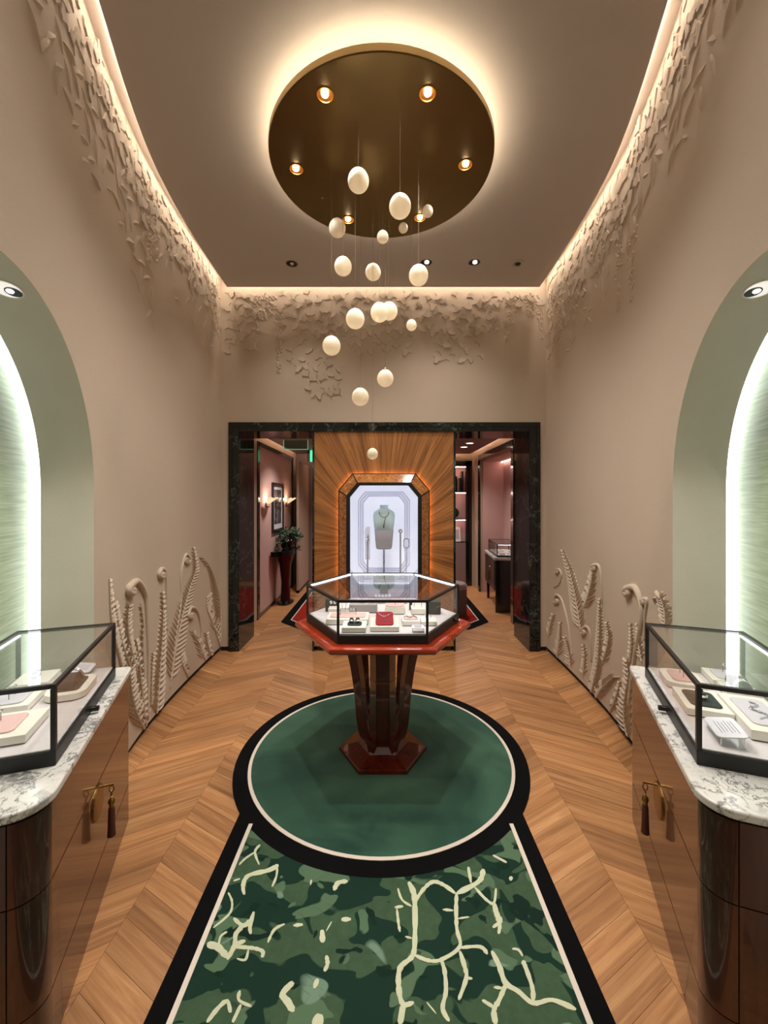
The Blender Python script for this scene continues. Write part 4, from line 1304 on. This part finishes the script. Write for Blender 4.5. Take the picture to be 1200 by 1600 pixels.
# ------------------------------------------------------------------ hexagonal table
TX, TY = -.004, 2.80
tb = thing('hexagonal_table', 'red lacquered hexagonal pedestal table on the round rug medallion', 'table', (TX, TY, .013))
hexa = lambda r: [(r*math.cos(PI/3*i), r*math.sin(PI/3*i)) for i in range(6)]
T0 = -.013
mb = MB()
lev = [(.552, .835), (.575, .838), (.589, .847), (.594, .860), (.589, .872), (.575, .879), (.552, .880)]
vs = []; fs = []
for r, z in lev: vs += [(x, y, z+T0) for x, y in hexa(r)]
for i in range(len(lev)-1):
    for k in range(6): fs.append((i*6+k, i*6+(k+1) % 6, (i+1)*6+(k+1) % 6, (i+1)*6+k))
fs += [tuple(reversed(range(6))), tuple(range(len(lev)*6-6, len(lev)*6))]
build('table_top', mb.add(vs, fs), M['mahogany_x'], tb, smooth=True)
vs = []; fs = []
lev = [(.295, 0), (.295, .022), (.285, .026), (.17, .055), (.13, .085)]
mb = MB()
for r, z in lev: vs += [(x, y, z) for x, y in hexa(r)]
for i in range(len(lev)-1):
    for k in range(6): fs.append((i*6+k, i*6+(k+1) % 6, (i+1)*6+(k+1) % 6, (i+1)*6+k))
fs += [tuple(reversed(range(6))), tuple(range(len(lev)*6-6, len(lev)*6))]
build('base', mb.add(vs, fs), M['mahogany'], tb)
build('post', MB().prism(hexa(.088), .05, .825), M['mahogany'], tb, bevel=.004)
build('collar', MB().ring(hexa(.0905), hexa(.085), .478, .484), M['brass_small'], tb)
for a in (60, 120, 240, 300):
    ca, sa = math.cos(math.radians(a)), math.sin(math.radians(a))
    path = smooth_path([(.130, .05), (.145, .11), (.175, .155), (.222, .205), (.250, .28), (.266, .37), (.277, .48), (.295, .58), (.318, .68), (.350, .78), (.368, .825)], 4)
    vs = []; fs = []
    for i, (r, z) in enumerate(path):
        t = i/(len(path)-1)
        wdt = .024+.010*t*t; th = .022+.012*t*t
        for (dr_, ds) in ((-th, -wdt), (th, -wdt), (th, wdt), (-th, wdt)):
            rr_ = r+dr_
            vs.append((rr_*ca-ds*sa, rr_*sa+ds*ca, z))
    n = len(path)
    for i in range(n-1):
        for k in range(4): fs.append((i*4+k, i*4+(k+1) % 4, (i+1)*4+(k+1) % 4, (i+1)*4+k))
    fs += [(3, 2, 1, 0), tuple(range(4*n-4, 4*n))]
    build('leg', MB().add(vs, fs), M['mahogany'], tb, smooth=True, bevel=.004)
# hexagonal showcase
CB, CT = .880, 1.13
hc = thing('hexagonal_showcase', 'six sided black framed glass showcase on the red table', 'showcase', (TX, TY, CB))
HR = .515
build('base', MB().prism(hexa(HR), 0, .05), M['black'], hc, bevel=.004)
build('lining', MB().prism(hexa(HR-.02), .05, .054), M['deck'], hc)
hh = CT-CB
for i in range(6):
    P = Vector((*hexa(HR-.008)[i], 0)); Q = Vector((*hexa(HR-.008)[(i+1) % 6], 0))
    build('post', MB().tube([P+Vector((0, 0, .05)), P+Vector((0, 0, hh-.012))], .0085, 6), M['black'], hc)
    mid = (P+Q)/2; nrm = mid.normalized(); d = (Q-P).normalized(); ln = (Q-P).length/2
    R = Matrix((d, nrm, Vector((0, 0, 1)))).transposed().to_4x4()
    rail = MB().box(-ln-.003, ln+.003, -.010, .008, hh-.014, hh).xf(Matrix.Translation(mid) @ R)
    build('top_rail', rail, M['black'], hc)
    build('led_strip', MB().box(-ln+.02, ln-.02, -.020, -.011, hh-.013, hh-.006).xf(Matrix.Translation(mid) @ R), M['led_case'], hc)
    build('glass_pane', MB().box(-ln+.01, ln-.01, -.002, .002, .05, hh-.014).xf(Matrix.Translation(mid) @ R), M['glass'], hc)
build('glass_top', MB().prism(hexa(HR-.022), hh-.006, hh-.002), M['glass'], hc)
build('lock', MB().lathe([(.012, 0), (.012, .012), (.008, .016)], 12).xf(Matrix.Translation((HR*.92, -.07, .03)) @ Matrix.Rotation(PI/2, 4, 'Y')), M['black'], hc)

# ------------------------------------------------------------------ display items
def rrect(w, d, r, n=4):
    pts = []
    for cx_, cy_, a0 in ((w/2-r, d/2-r, 0), (-w/2+r, d/2-r, PI/2), (-w/2+r, -d/2+r, PI), (w/2-r, -d/2+r, 3*PI/2)):
        for k in range(n+1):
            a = a0+PI/2*k/n; pts.append((cx_+r*math.cos(a), cy_+r*math.sin(a)))
    return pts
def block(label, loc, w, d, h, rz=0, pad=None, pw=.8, pd=.7, tilt=0, jewel=None, group=None, rnd=0.004, body='cream_block', pox=0, poy=0):
    b = thing('display_block', label, 'display block', loc, rz, group)
    build('block', MB().prism(rrect(w, d, rnd), .004, h), M[body], b, bevel=.0015)
    build('ribbed_base', MB().prism(rrect(w-.006, d-.006, max(rnd-.002, .002)), 0, .004), M['pad_grey'], b)
    zt = h
    if pad:
        Rm = Matrix.Translation((pox, poy, h+d*pd/2*math.sin(tilt))) @ Matrix.Rotation(tilt, 4, 'X')
        if tilt: build('pad_support', MB().box(pox-w*pw*.3, pox+w*pw*.3, poy+d*pd*.25, poy+d*pd*.3, h-.001, h+d*pd*.75*math.sin(tilt)), M[body], b)
        build('pad', MB().prism(rrect(w*pw, d*pd, min(.02, d*pd*.3)), 0, .006).xf(Rm), M[pad], b, bevel=.0015)
        zt = h+.006
    if jewel:
        mb = MB(); m_ = 'silver'
        if jewel == 'ynecklace':
            Rm = Matrix.Translation((pox, poy, h+.0065+d*pd/2*math.sin(tilt))) @ Matrix.Rotation(tilt, 4, 'X')
            mb.tube([(-.04, .055, .002), (-.02, .025, .002), (0, .012, .002)], .0022, 5).tube([(.04, .055, .002), (.02, .025, .002), (0, .012, .002)], .0022, 5).tube([(0, .012, .002), (0, -.045, .002)], .003, 5).xf(Rm)
        elif jewel == 'rings':
            hold = MB()
            for k in (-.018, .018):
                hold.lathe([(.010, 0), (.013, .012), (.010, .03)], 10, cx=k)
            build('ring_holder', hold.xf(Matrix.Translation((0, 0, zt))), M['pad_grey'], b)
            for k in (-.018, .018):
                mb.lathe([(.0125, .012), (.016, .014), (.016, .020), (.0125, .022)], 14, cx=k, closed=False)
            mb.xf(Matrix.Translation((0, 0, zt)))
        elif jewel == 'earrings':
            pins = MB()
            for k in (-.025, .025):
                pins.tube([(k, 0, zt), (k, 0, zt+.03)], .0012, 5)
                mb.ellipsoid((k, 0, zt+.034), .012, .006, .006, 10, 6)
            build('pins', pins, M['pin'], b)
        elif jewel == 'pearls':
            pins = MB()
            for k in range(5):
                x = min(.025, w*.19)*(k-2)
                pins.tube([(x, 0, zt), (x, 0, zt+.03)], .001, 4)
                mb.ellipsoid((x, 0, zt+.034), .011, .011, .011, 10, 6)
            build('pins', pins, M['pin'], b)
        elif jewel == 'bracelet':
            bw = min(.07, w*.36); pts = [(-bw+2*bw*i/12, .02*math.sin(i*.9), zt+.004) for i in range(13)]
            mb.tube(pts, .0028, 5)
            for i in (4, 7, 9): mb.ellipsoid(pts[i], .008, .005, .004, 8, 4)
        elif jewel == 'bangle':
            hold = MB()
            pr = [(-.06, 0)] + [(.06*math.cos(PI-PI*i/12), .045*math.sin(PI*i/12)) for i in range(1, 12)] + [(.06, 0)]
            hold.prism_y(pr, -.025, .025).xf(Matrix.Translation((-.01, 0, zt)))
            build('bangle_holder', hold, M['pad_grey'], b)
            pts = [(.05*math.cos(PI*i/10)*.0+.03, .034*math.cos(PI*i/10), zt+.048*math.sin(PI*i/10)) for i in range(11)]
            mb.tube(pts, .0035, 6); m_ = 'silver'
            mb.tube([(p[0]+.012, p[1], p[2]) for p in pts], .0025, 6)
        elif jewel == 'bars':
            pins = MB()
            for k in (-1, 1):
                pins.tube([(k*.05, 0, zt), (k*.05, 0, zt+.035)], .0015, 4)
            pins.tube([(-.05, 0, zt+.035), (.05, 0, zt+.035)], .0015, 4).tube([(-.05, 0, zt+.012), (.05, 0, zt+.012)], .0015, 4)
            build('bar_stand', pins, M['pin'], b)
            for k in range(5): mb.ellipsoid((-.036+.018*k, 0, zt+.035), .007, .006, .009, 8, 5)
        elif jewel == 'ring_up':
            mb.tube([(.016*math.cos(a), 0, zt+.016+.016*math.sin(a)) for a in [2*PI*i/14 for i in range(15)]], .002, 5, caps=False)
        build('jewel', mb, M[m_], b, smooth=True)
    return b
ZD = CB+.0545
def tpx(x, y): return pix(470+x/4.444, 880+y/4.444, ZD)
def T(x, y, dy=0):
    p = tpx(x, y); return (p.x, p.y+dy, ZD)
GT = 'blocks in the table showcase'
block('cream block with crimson pad and silver Y necklace in the table showcase', T(582, 478, .10), .17, .20, .030, 0, 'pad_red', .62, .80, .22, 'ynecklace')
block('cream block with dark green pad and two rings in the table showcase', T(368, 484, .07), .14, .14, .030, 0, 'pad_green', .6, .55, 0, 'rings')
block('wide cream block with pink pad and bar stand of earrings in the table showcase', T(320, 432, .09), .26, .17, .035, 0, 'pad_pink', .85, .6, 0, 'bars')
block('long pale grey block at the back of the table showcase', T(432, 352, .08), .19, .12, .055, 0, None, body='soft_grey', jewel='bracelet')
block('low cream block with second bar stand behind the pink pad in the table showcase', T(255, 372, .06), .13, .08, .045, 0, None, jewel='pearls')
block('tall cream block topped with pink pad and fine necklace in the table showcase', T(655, 360, .08), .13, .14, .050, 0, 'pad_pink', .95, .95, .12, 'ynecklace')
block('cream block with bar stand beside the dark cube in the table showcase', T(818, 362, .06), .09, .10, .040, 0, None, jewel='earrings')
block('cream block with small pink pad and pendant in the table showcase', T(768, 440, .07), .11, .13, .030, 0, 'pad_pink', .8, .6, 0, 'bracelet')
block('cream block carrying one upright ring in the table showcase', T(892, 442, .06), .095, .10, .028, 0, None, jewel='ring_up')
block('narrow dark green upright block at the back of the table showcase', T(765, 330, .03), .02, .03, .06, 0, None, body='pad_green', rnd=.003)
for (x, y, lab, jw) in ((213, 338, 'plain dark green cube with bare top in the table showcase', None), (928, 358, 'dark green cube topped by a small silver ring in the table showcase', 'ring_up')):
    block(lab, T(x, y, .04), .085, .08, .085, 0, None, body='pad_green', rnd=.003, jewel=jw)
block('flat cream slab along the back of the table showcase with silver stems', (TX, TY+.29, ZD), .36, .07, .02, 0, None, jewel='pearls')
def info_card(label, loc, rz, w=.12, d=.085, h=.03):
    c = thing('info_card', label, 'card stand', loc, rz)
    build('stand', MB().prism([(-w*.45, -d*.4), (w*.45, -d*.4), (w*.45, d*.4), (-w*.45, d*.4)], 0, .004), M['acrylic'], c)
    for sx in (-1, 1):
        build('leg', MB().tube([(sx*w*.43, d*.36, .003), (sx*w*.43, d*.36, h+.008)], .0016, 5), M['silver'], c)
        build('leg', MB().tube([(sx*w*.43, -d*.36, .003), (sx*w*.43, -d*.36, h-.006)], .0016, 5), M['silver'], c)
    Rm = Matrix.Translation((0, 0, h)) @ Matrix.Rotation(.16, 4, 'X')
    build('card', MB().prism(rrect(w, d, .018), 0, .005).xf(Rm), M['card'], c, bevel=.001)
    tx = MB()
    for k in range(6):
        yy = d*.30-d*.11*k
        ww = w*(.30 if k in (0, 5) else .22+.04*(k % 3))
        tx.box(-ww, ww, yy-.0009, yy+.0009, .0051, .0055)
    build('print', tx.xf(Rm), M['print'], c)
    return c
info_card('small white information card at the front glass of the table showcase', T(817, 488, .03), 0, .075, .05, .025)

# ------------------------------------------------------------------ side cabinets
def cabinet(side, corner, ang, Lc, Rr):
    """u runs from the far front corner towards the camera, v into the wall"""
    s, c = math.sin(ang), math.cos(ang)
    d = Vector((side*s, c, 0)); e = Vector((side*c, -s, 0))
    D = .46
    which = 'left' if side < 0 else 'right'
    lab = 'brown lacquered cabinet with ' + ('veined white marble top and long tassel handle, by the %s niche' % which)
    # local frame: x = -d (right) or d (left)
    if side > 0: org = Vector((corner[0], corner[1], 0)); rz = math.atan2(-d.y, -d.x); mp = lambda u, v: (u, v)
    else: org = Vector((corner[0], corner[1], 0)); rz = math.atan2(d.y, d.x); mp = lambda u, v: (-u, v)
    def shape(u0, u1, v0, v1, r, far_r=.0, n=10):
        pts = []
        if far_r:
            for k in range(n+1):
                a = PI/2*k/n; pts.append((u0+far_r-far_r*math.sin(PI/2-a), v0+far_r-far_r*math.cos(PI/2-a)))
        else: pts.append((u0, v0))
        for k in range(n+1):
            a = PI/2*k/n; pts.append((u1-r+r*math.sin(a), v0+r-r*math.cos(a)))
        pts += [(u1, v1), (u0, v1)]
        return [mp(*p) for p in pts]
    root = thing('display_cabinet', 'glossy brown veneer cabinet with tassel handle at the foot of the %s green niche' % which if False else
                 ('glossy brown cabinet in a green niche, its corner beside the tall curled fern relief' if side < 0 else 'glossy brown cabinet in a green niche, its corner beside the scalloped leaf relief'), 'cabinet', org, rz)
    zt = .785
    u1 = Lc+Rr
    build('carcass', MB().prism(shape(.004, u1-.006, .006, D, Rr, 0), .0, zt-.008), M['shadow_gap'], root)
    seams = [(.004, .195), (.199, .533), (.537, zt-.010)]
    for z0, z1 in seams:
        poly = [mp(.0, 0), mp(Lc, 0), mp(Lc, .012), mp(.0, .012)]
        nm = 'plinth_panel' if z0 < .1 else ('lower_drawer' if z0 < .3 else 'upper_drawer')
        build(nm, MB().prism(poly, z0, z1), M['cabinet'], root, bevel=.0015)
        # rounded corner piece and end panel
        ci = []; co = []
        for k in range(11):
            a = PI/2*k/10
            co.append(mp(Lc+Rr*math.sin(a), Rr-Rr*math.cos(a))); ci.append(mp(Lc+(Rr-.012)*math.sin(a), Rr-(Rr-.012)*math.cos(a)))
        build('corner_panel', MB().prism(co[:]+list(reversed(ci)), z0, z1), M['cabinet_dark'], root, smooth=True)
        build('end_panel', MB().prism([mp(u1, Rr+.003), mp(u1, D), mp(u1-.012, D), mp(u1-.012, Rr+.003)], z0, z1), M['cabinet_dark'], root, bevel=.0015)
    build('far_panel', MB().prism([mp(0, .012), mp(.012, .012), mp(.012, D), mp(0, D)], .004, zt-.01), M['cabinet'], root)
    # handle
    hu = Lc*.52
    hd = build('handle', MB().tube([(*mp(hu-.0, -.002), .512), (*mp(hu, -.055), .512)], .0045, 8), M['brass_small'], root)
    pl = [(hu+.02+.07*math.cos(2*PI*k/24), .462+.068*math.sin(2*PI*k/24)) for k in range(24)]
    vs = [(*mp(u, -.006), z) for u, z in pl] + [(*mp(u, 0.0), z) for u, z in pl]
    build('escutcheon', MB().add(vs, [tuple(range(24)), tuple(range(24, 48))] + [(i, (i+1) % 24, 24+(i+1) % 24, 24+i) for i in range(24)]), M['brass_small'], root)
    px_, py_ = mp(hu, -.045)
    ring = MB()
    for q in range(2):
        cz_ = .494-.022*q
        ring.tube([(px_+(.009*math.cos(a) if q else 0), py_+(0 if q else .009*math.cos(a)), cz_+.014*math.sin(a)) for a in [2*PI*i/12 for i in range(13)]], .0022, 5, caps=False)
    build('ring', ring, M['brass_small'], hd)
    build('bead', MB().lathe([(.004, .458), (.012, .448), (.013, .438), (.008, .425), (.010, .420)], 14, cx=px_, cy=py_), M['brass_small'], hd, smooth=True)
    build('tassel', MB().lathe([(.009, .421), (.012, .41), (.014, .33), (.016, .30), (.012, .299)], 14, cx=px_, cy=py_), M['tassel'], hd, smooth=True)
    # marble top, a thing of its own
    mt = thing('marble_worktop', 'white veined marble slab on the brown cabinet beside the ' + ('tall curled fern relief' if side < 0 else 'scalloped leaf relief'), 'worktop', org+Vector((0, 0, zt)), rz)
    build('slab', MB().prism(shape(-.022, u1+.012, -.014, D, Rr+.02, .03), .0, .028), M['marble_white'], mt, bevel=.006, segs=3, smooth=True)
    return org, rz, mp, d, e
def side_case(side, org, rz, mp, far, d, e, ln, which):
    z0 = .813
    u0 = (Vector((far[0], far[1], 0))-org).dot(-d); v0 = (Vector((far[0], far[1], 0))-org).dot(e)
    loc = org+(-d)*u0+e*v0+Vector((0, 0, z0))
    sc = thing('glass_showcase', 'black framed glass showcase on the marble worktop beside the ' + ('tall curled fern relief' if side < 0 else 'scalloped leaf relief'), 'showcase', loc, rz)
    dep = .40
    x0, x1 = (0, ln) if side > 0 else (-ln, 0)
    showcase(sc, x0, x1, 0, dep, .05, .272, .015, [(x0+.02, x1-.02, .016, .022), (x0+.02, x1-.02, dep-.022, dep-.016)])
    kx = ln*.52*(1 if side > 0 else -1)
    build('lock', MB().tube([(kx, 0, .02), (kx, -.022, .02)], .011, 10).box(kx-.008, kx+.008, -.03, -.018, .012, .028), M['black'], sc)
    def P(u, v): return loc+(-d)*u+e*v+Vector((0, 0, .0545))
    return P
orgL, rzL, mpL, dL, eL = cabinet(-1, (-1.348, 2.194), math.radians(19.7), .977, .078)
PL = side_case(-1, orgL, rzL, mpL, (-1.3434, 2.0825), dL, eL, .743, 'left')
orgR, rzR, mpR, dR, eR = cabinet(1, (1.3255, 2.208), math.radians(20.8), .988, .074)
PR = side_case(1, orgR, rzR, mpR, (1.3128, 2.0825), dR, eR, .743, 'right')
SL_ = 'the showcase with the bangle'
block('cream block with pink pad nearest the glass corner of the showcase with the bangle', PL(.57, .23), .20, .24, .032, rzL, 'pad_pink', .7, .6, 0, 'earrings')
block('cream block with lavender pad and pinned earrings in the showcase with the bangle', PL(.33, .285), .17, .17, .030, rzL, 'pad_lavender', .75, .65, 0, 'earrings')
block('rounded cream block with charcoal pad and silver bangle on a half-round holder', PL(.26, .105), .21, .15, .030, rzL, 'pad_grey', .7, .62, 0, 'bangle', rnd=.045)
info_card('white information card behind the bangle holder', PL(.07, .12), rzL, .12, .085, .03)
block('cream block with ring holders at the rear of the showcase with the bangle', PL(.13, .28), .15, .14, .035, rzL, None, jewel='rings')
block('cream corner block with pearl studs in the showcase with the bangle', PL(.60, .371), .10, .03, .03, rzL, None, jewel='pearls')
block('rounded cream block with pink pad and earrings in the showcase with the dark half disc', PR(.17, .11), .18, .15, .030, rzR, 'pad_pink', .7, .62, 0, 'earrings', rnd=.04)
block('cream block with dark green pad and rings in the showcase with the dark half disc', PR(.40, .115), .20, .15, .030, rzR, 'pad_green', .7, .7, 0, 'rings')
block('large cream block with lavender pad and fine bracelet', PR(.47, .268), .30, .15, .038, rzR, 'pad_lavender', .72, .7, 0, 'bracelet')
info_card('white information card leaning near the bracelet block', PR(.635, .115), rzR, .14, .09, .035)
block('cream block with lavender pad and studs beside the dark half disc', PR(.085, .30), .15, .14, .030, rzR, 'pad_lavender', .75, .65, 0, 'earrings')
block('cream block carrying a dark half disc bangle holder', PR(.225, .30), .11, .12, .032, rzR, None, jewel='bangle')
block('cream strip block with pearl ring stems behind the bracelet block', PR(.42, .366), .14, .03, .05, rzR, None, jewel='pearls')

# ------------------------------------------------------------------ niche downlights
for side, np_, lab in ((-1, npL, 'white recessed downlight in the green niche above the bangle showcase'), (1, npR, 'white recessed downlight in the green niche above the bracelet block')):
    s_, dd = .61, .10
    P = np_(s_, arch_z(s_), dd)
    Y = niche_Y(s_)
    nrm2 = Vector((AR-s_, 0, 0)); 
    along = Vector((-side*.323, -1, 0)).normalized()      # direction of growing s
    nr = (along*(AR-s_) + Vector((0, 0, -(arch_z(s_)-AZ0)))).normalized()
    q = nr.to_track_quat('Z', 'Y')
    d = thing('niche_downlight', lab, 'downlight', P+nr*.002)
    d.rotation_euler = q.to_euler()
    build('trim_ring', MB().lathe([(.054, 0), (.054, .004), (.050, .006), (.046, .004)], 28, closed=False), M['white_trim'], d, smooth=True)
    build('reflector', MB().lathe([(.047, .0042), (.001, .0042)], 28, closed=False), M['reflector'], d)
    # dark lamp recess on the side that faces the cabinet
    off = (Matrix(q.to_matrix()).inverted() @ Vector((0, 0.3, 1))); off.z = 0; off.normalize(); off *= .020
    build('baffle', MB().lathe([(.001, .005), (.028, .005), (.028, .0042)], 20, cx=off.x, cy=off.y, closed=False), M['black'], d)
    build('bulb', MB().ellipsoid((off.x*.5, off.y*.5, .006), .013, .013, .005, 12, 6), M['bulb_dim'], d)
    lamp('SPOT', 'niche_spot', P+nr*.03, P_NICHE, (1, .93, .84), .03, (P+nr*.03)+Vector((-side*.12, .04, -1.0)), spot=95, blend=.8)

# ------------------------------------------------------------------ brass disc with spots and eggs
DX, DY, DR, DZ = -.012, 2.75, .723, 3.89
disc = thing('ceiling_disc', 'round brushed brass ceiling disc with six recessed spots', 'ceiling light', (DX, DY, DZ))
spots = [(508, 148), (668, 146), (463, 264), (727, 257), (544, 343), (656, 340)]
sp = []
for x, y in spots:
    Y = (DZ-CAMH)*F/(VY-y); sp.append(((x-VX)*Y/F-DX, Y-DY))
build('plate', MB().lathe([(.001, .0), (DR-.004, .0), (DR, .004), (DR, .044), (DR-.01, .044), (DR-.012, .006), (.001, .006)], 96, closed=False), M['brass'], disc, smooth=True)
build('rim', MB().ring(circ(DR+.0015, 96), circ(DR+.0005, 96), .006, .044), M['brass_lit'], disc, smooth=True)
build('stem', MB().lathe([(.06, .006), (.06, ZCEIL-DZ)], 20), M['brass_small'], disc)
build('halo_light', MB().ring(circ(DR-.035, 72), circ(DR-.055, 72), .030, .036), M['led_halo'], disc)
for i, (x, y) in enumerate(sp):
    h = build('spot_housing', MB().lathe([(.046, -.001), (.046, -.004), (.042, -.005), (.040, -.001)], 24, closed=False), M['gold'], disc, smooth=True)
    h.location = (x, y, 0)
    c = build('reflector', MB().lathe([(.042, -.0012), (.001, -.0012)], 24, closed=False), M['gold'], h)
    b = build('lens', MB().ellipsoid((0, -.012, -.008), .02, .02, .014, 12, 6), M['bulb'], h)
    lamp('SPOT', 'disc_spot', (DX+x, DY+y, DZ-.03), P_DISC, (1, .94, .87), .035, (DX+x*1.15, DY+y*1.15, 0), spot=122, blend=1.0)
eggs = [(560, 282, 33, 0), (625, 322, 34, 0), (668, 330, 17, 1), (630, 356, 14.5, 1), (527, 356, 26, 0), (598, 370, 18, 1), (536, 416, 27, 0), (583, 425, 24, 0), (654, 430, 30, 0),
        (555, 498, 29, 0), (593, 488, 28, 0), (608, 486, 26, 0), (643, 508, 16, 1), (518, 540, 28, 0), (602, 591, 25.5, 0), (563, 620, 26.5, 0), (582, 709, 17, 1)]
egg_labels = ['highest big alabaster egg pendant under the brass disc', 'big egg pendant hanging just below the highest one', 'small egg pendant beside a disc spot, near the second highest big egg', 'tiny egg pendant just under the second highest big egg',
  'egg pendant hanging at the brass disc rim below its spot', 'small egg pendant with the long visible wire at the disc rim', 'egg pendant level with the ceiling downlights beside the slim wire-split egg', 'slim egg pendant split by a visible wire line',
  'egg pendant overlapping a recessed ceiling downlight', 'single egg pendant level with the overlapping pair before the ginkgo relief', 'front egg of the overlapping pair before the ginkgo relief', 'greyish rear egg of the overlapping pair',
  'small warm egg pendant alone before the ginkgo relief', 'egg pendant one step lower than the overlapping pair, before the ginkgo relief', 'egg pendant hanging over plain wall, higher of two above the marble portal', 'egg pendant hanging just above the marble portal', 'lowest small egg pendant before the sunburst veneer']
epro = {}
for i, (x, y, w, small) in enumerate(eggs):
    dm = .075 if small else .12
    Y = dm*F/w*(.985)
    Y = min(max(Y, 2.12), 3.42)
    P = pixY(x, y, Y)
    while (P.x-DX)**2+(P.y-DY)**2 > (DR-.04)**2:
        Y += .02 if Y < DY else -.02
        P = pixY(x, y, Y)
    while P.z > DZ-.13:
        Y -= .02
        P = pixY(x, y, Y)
    dm = w*Y/F
    g = thing('egg_pendant', egg_labels[i], 'pendant', P, 0, 'alabaster egg pendants')
    if not epro: epro['e'] = build('egg', MB().ellipsoid((0, 0, 0), .5, .5, .53, 28, 18, .05), M['egg'], g, smooth='all'); eo = epro['e']
    else:
        eo = epro['e'].copy(); COL.objects.link(eo); eo.parent = g
    eo.scale = (dm, dm, dm)
    hz = DZ-P.z
    build('wire', MB().tube([(0, 0, dm*.55), (0, 0, hz-.001)], .0008, 5), M['wire'], g)
    build('cap', MB().lathe([(.006, dm*.54), (.006, dm*.60), (.002, dm*.64)], 8), M['brass_small'], g)

# ------------------------------------------------------------------ recessed ceiling lights
for i, (x, y, lab) in enumerate(((456, 412, 'unlit dark recessed ceiling downlight on the far ceiling'), (666, 410, 'recessed ceiling downlight half hidden behind an egg pendant'), (741, 410, 'lit recessed ceiling downlight between the eggs and the white sensor'), )):
    Y = (ZCEIL-CAMH)*F/(VY-y); X = (x-VX)*Y/F
    d = thing('ceiling_downlight', lab, 'downlight', (X, Y, ZCEIL))
    build('trim_ring', MB().lathe([(.058, 0), (.058, -.003), (.052, -.004), (.050, .0)], 24, closed=False), M['brass_small'], d, smooth=True)
    build('baffle', MB().lathe([(.051, -.001), (.001, -.001)], 24, closed=False), M['black'], d)
    build('bulb', MB().ellipsoid((.004, -.016, -.008), .022, .022, .014, 12, 6), M['bulb_dim'] if i else M['silver'], d)
    lamp('SPOT', 'ceiling_spot', (X, Y-.02, ZCEIL-.03), P_CEIL, (1, .94, .88), .04, (X*.9, Y-.35, 0), spot=110, blend=1.0)
for X, Y in ((-.55, .55), (.55, .55), (-.55, 1.45), (.55, 1.45)):  # unseen downlights added as fill over the near end of the room
    d = thing('ceiling_downlight', 'added unseen downlight with brass trim above the veined runner', 'downlight', (X, Y, ZCEIL), 0, 'added near downlights')
    build('trim_ring', MB().lathe([(.058, 0), (.058, -.003), (.052, -.004), (.050, .0)], 24, closed=False), M['brass_small'], d, smooth=True)
    build('bulb', MB().ellipsoid((0, 0, -.006), .025, .025, .012, 12, 6), M['bulb_dim'], d)
    lamp('SPOT', 'ceiling_spot', (X, Y, ZCEIL-.03), P_CEIL*.7, (1, .94, .88), .04, (X*1.0, Y, 0), spot=115, blend=1.0)
Y = (ZCEIL-CAMH)*F/(VY-411); X = (809-VX)*Y/F
d = thing('ceiling_camera', 'white dome camera with dark lens recessed in the ceiling corner', 'camera', (X, Y, ZCEIL))
build('ring', MB().lathe([(.062, 0), (.060, -.008), (.035, -.012), (.033, -.004)], 28, closed=False), plain('camera_ring', (176, 166, 152), .5), d, smooth=True)
build('lens', MB().ellipsoid((0, -.004, -.004), .030, .030, .026, 16, 8), M['black_lacquer'], d, smooth='all')
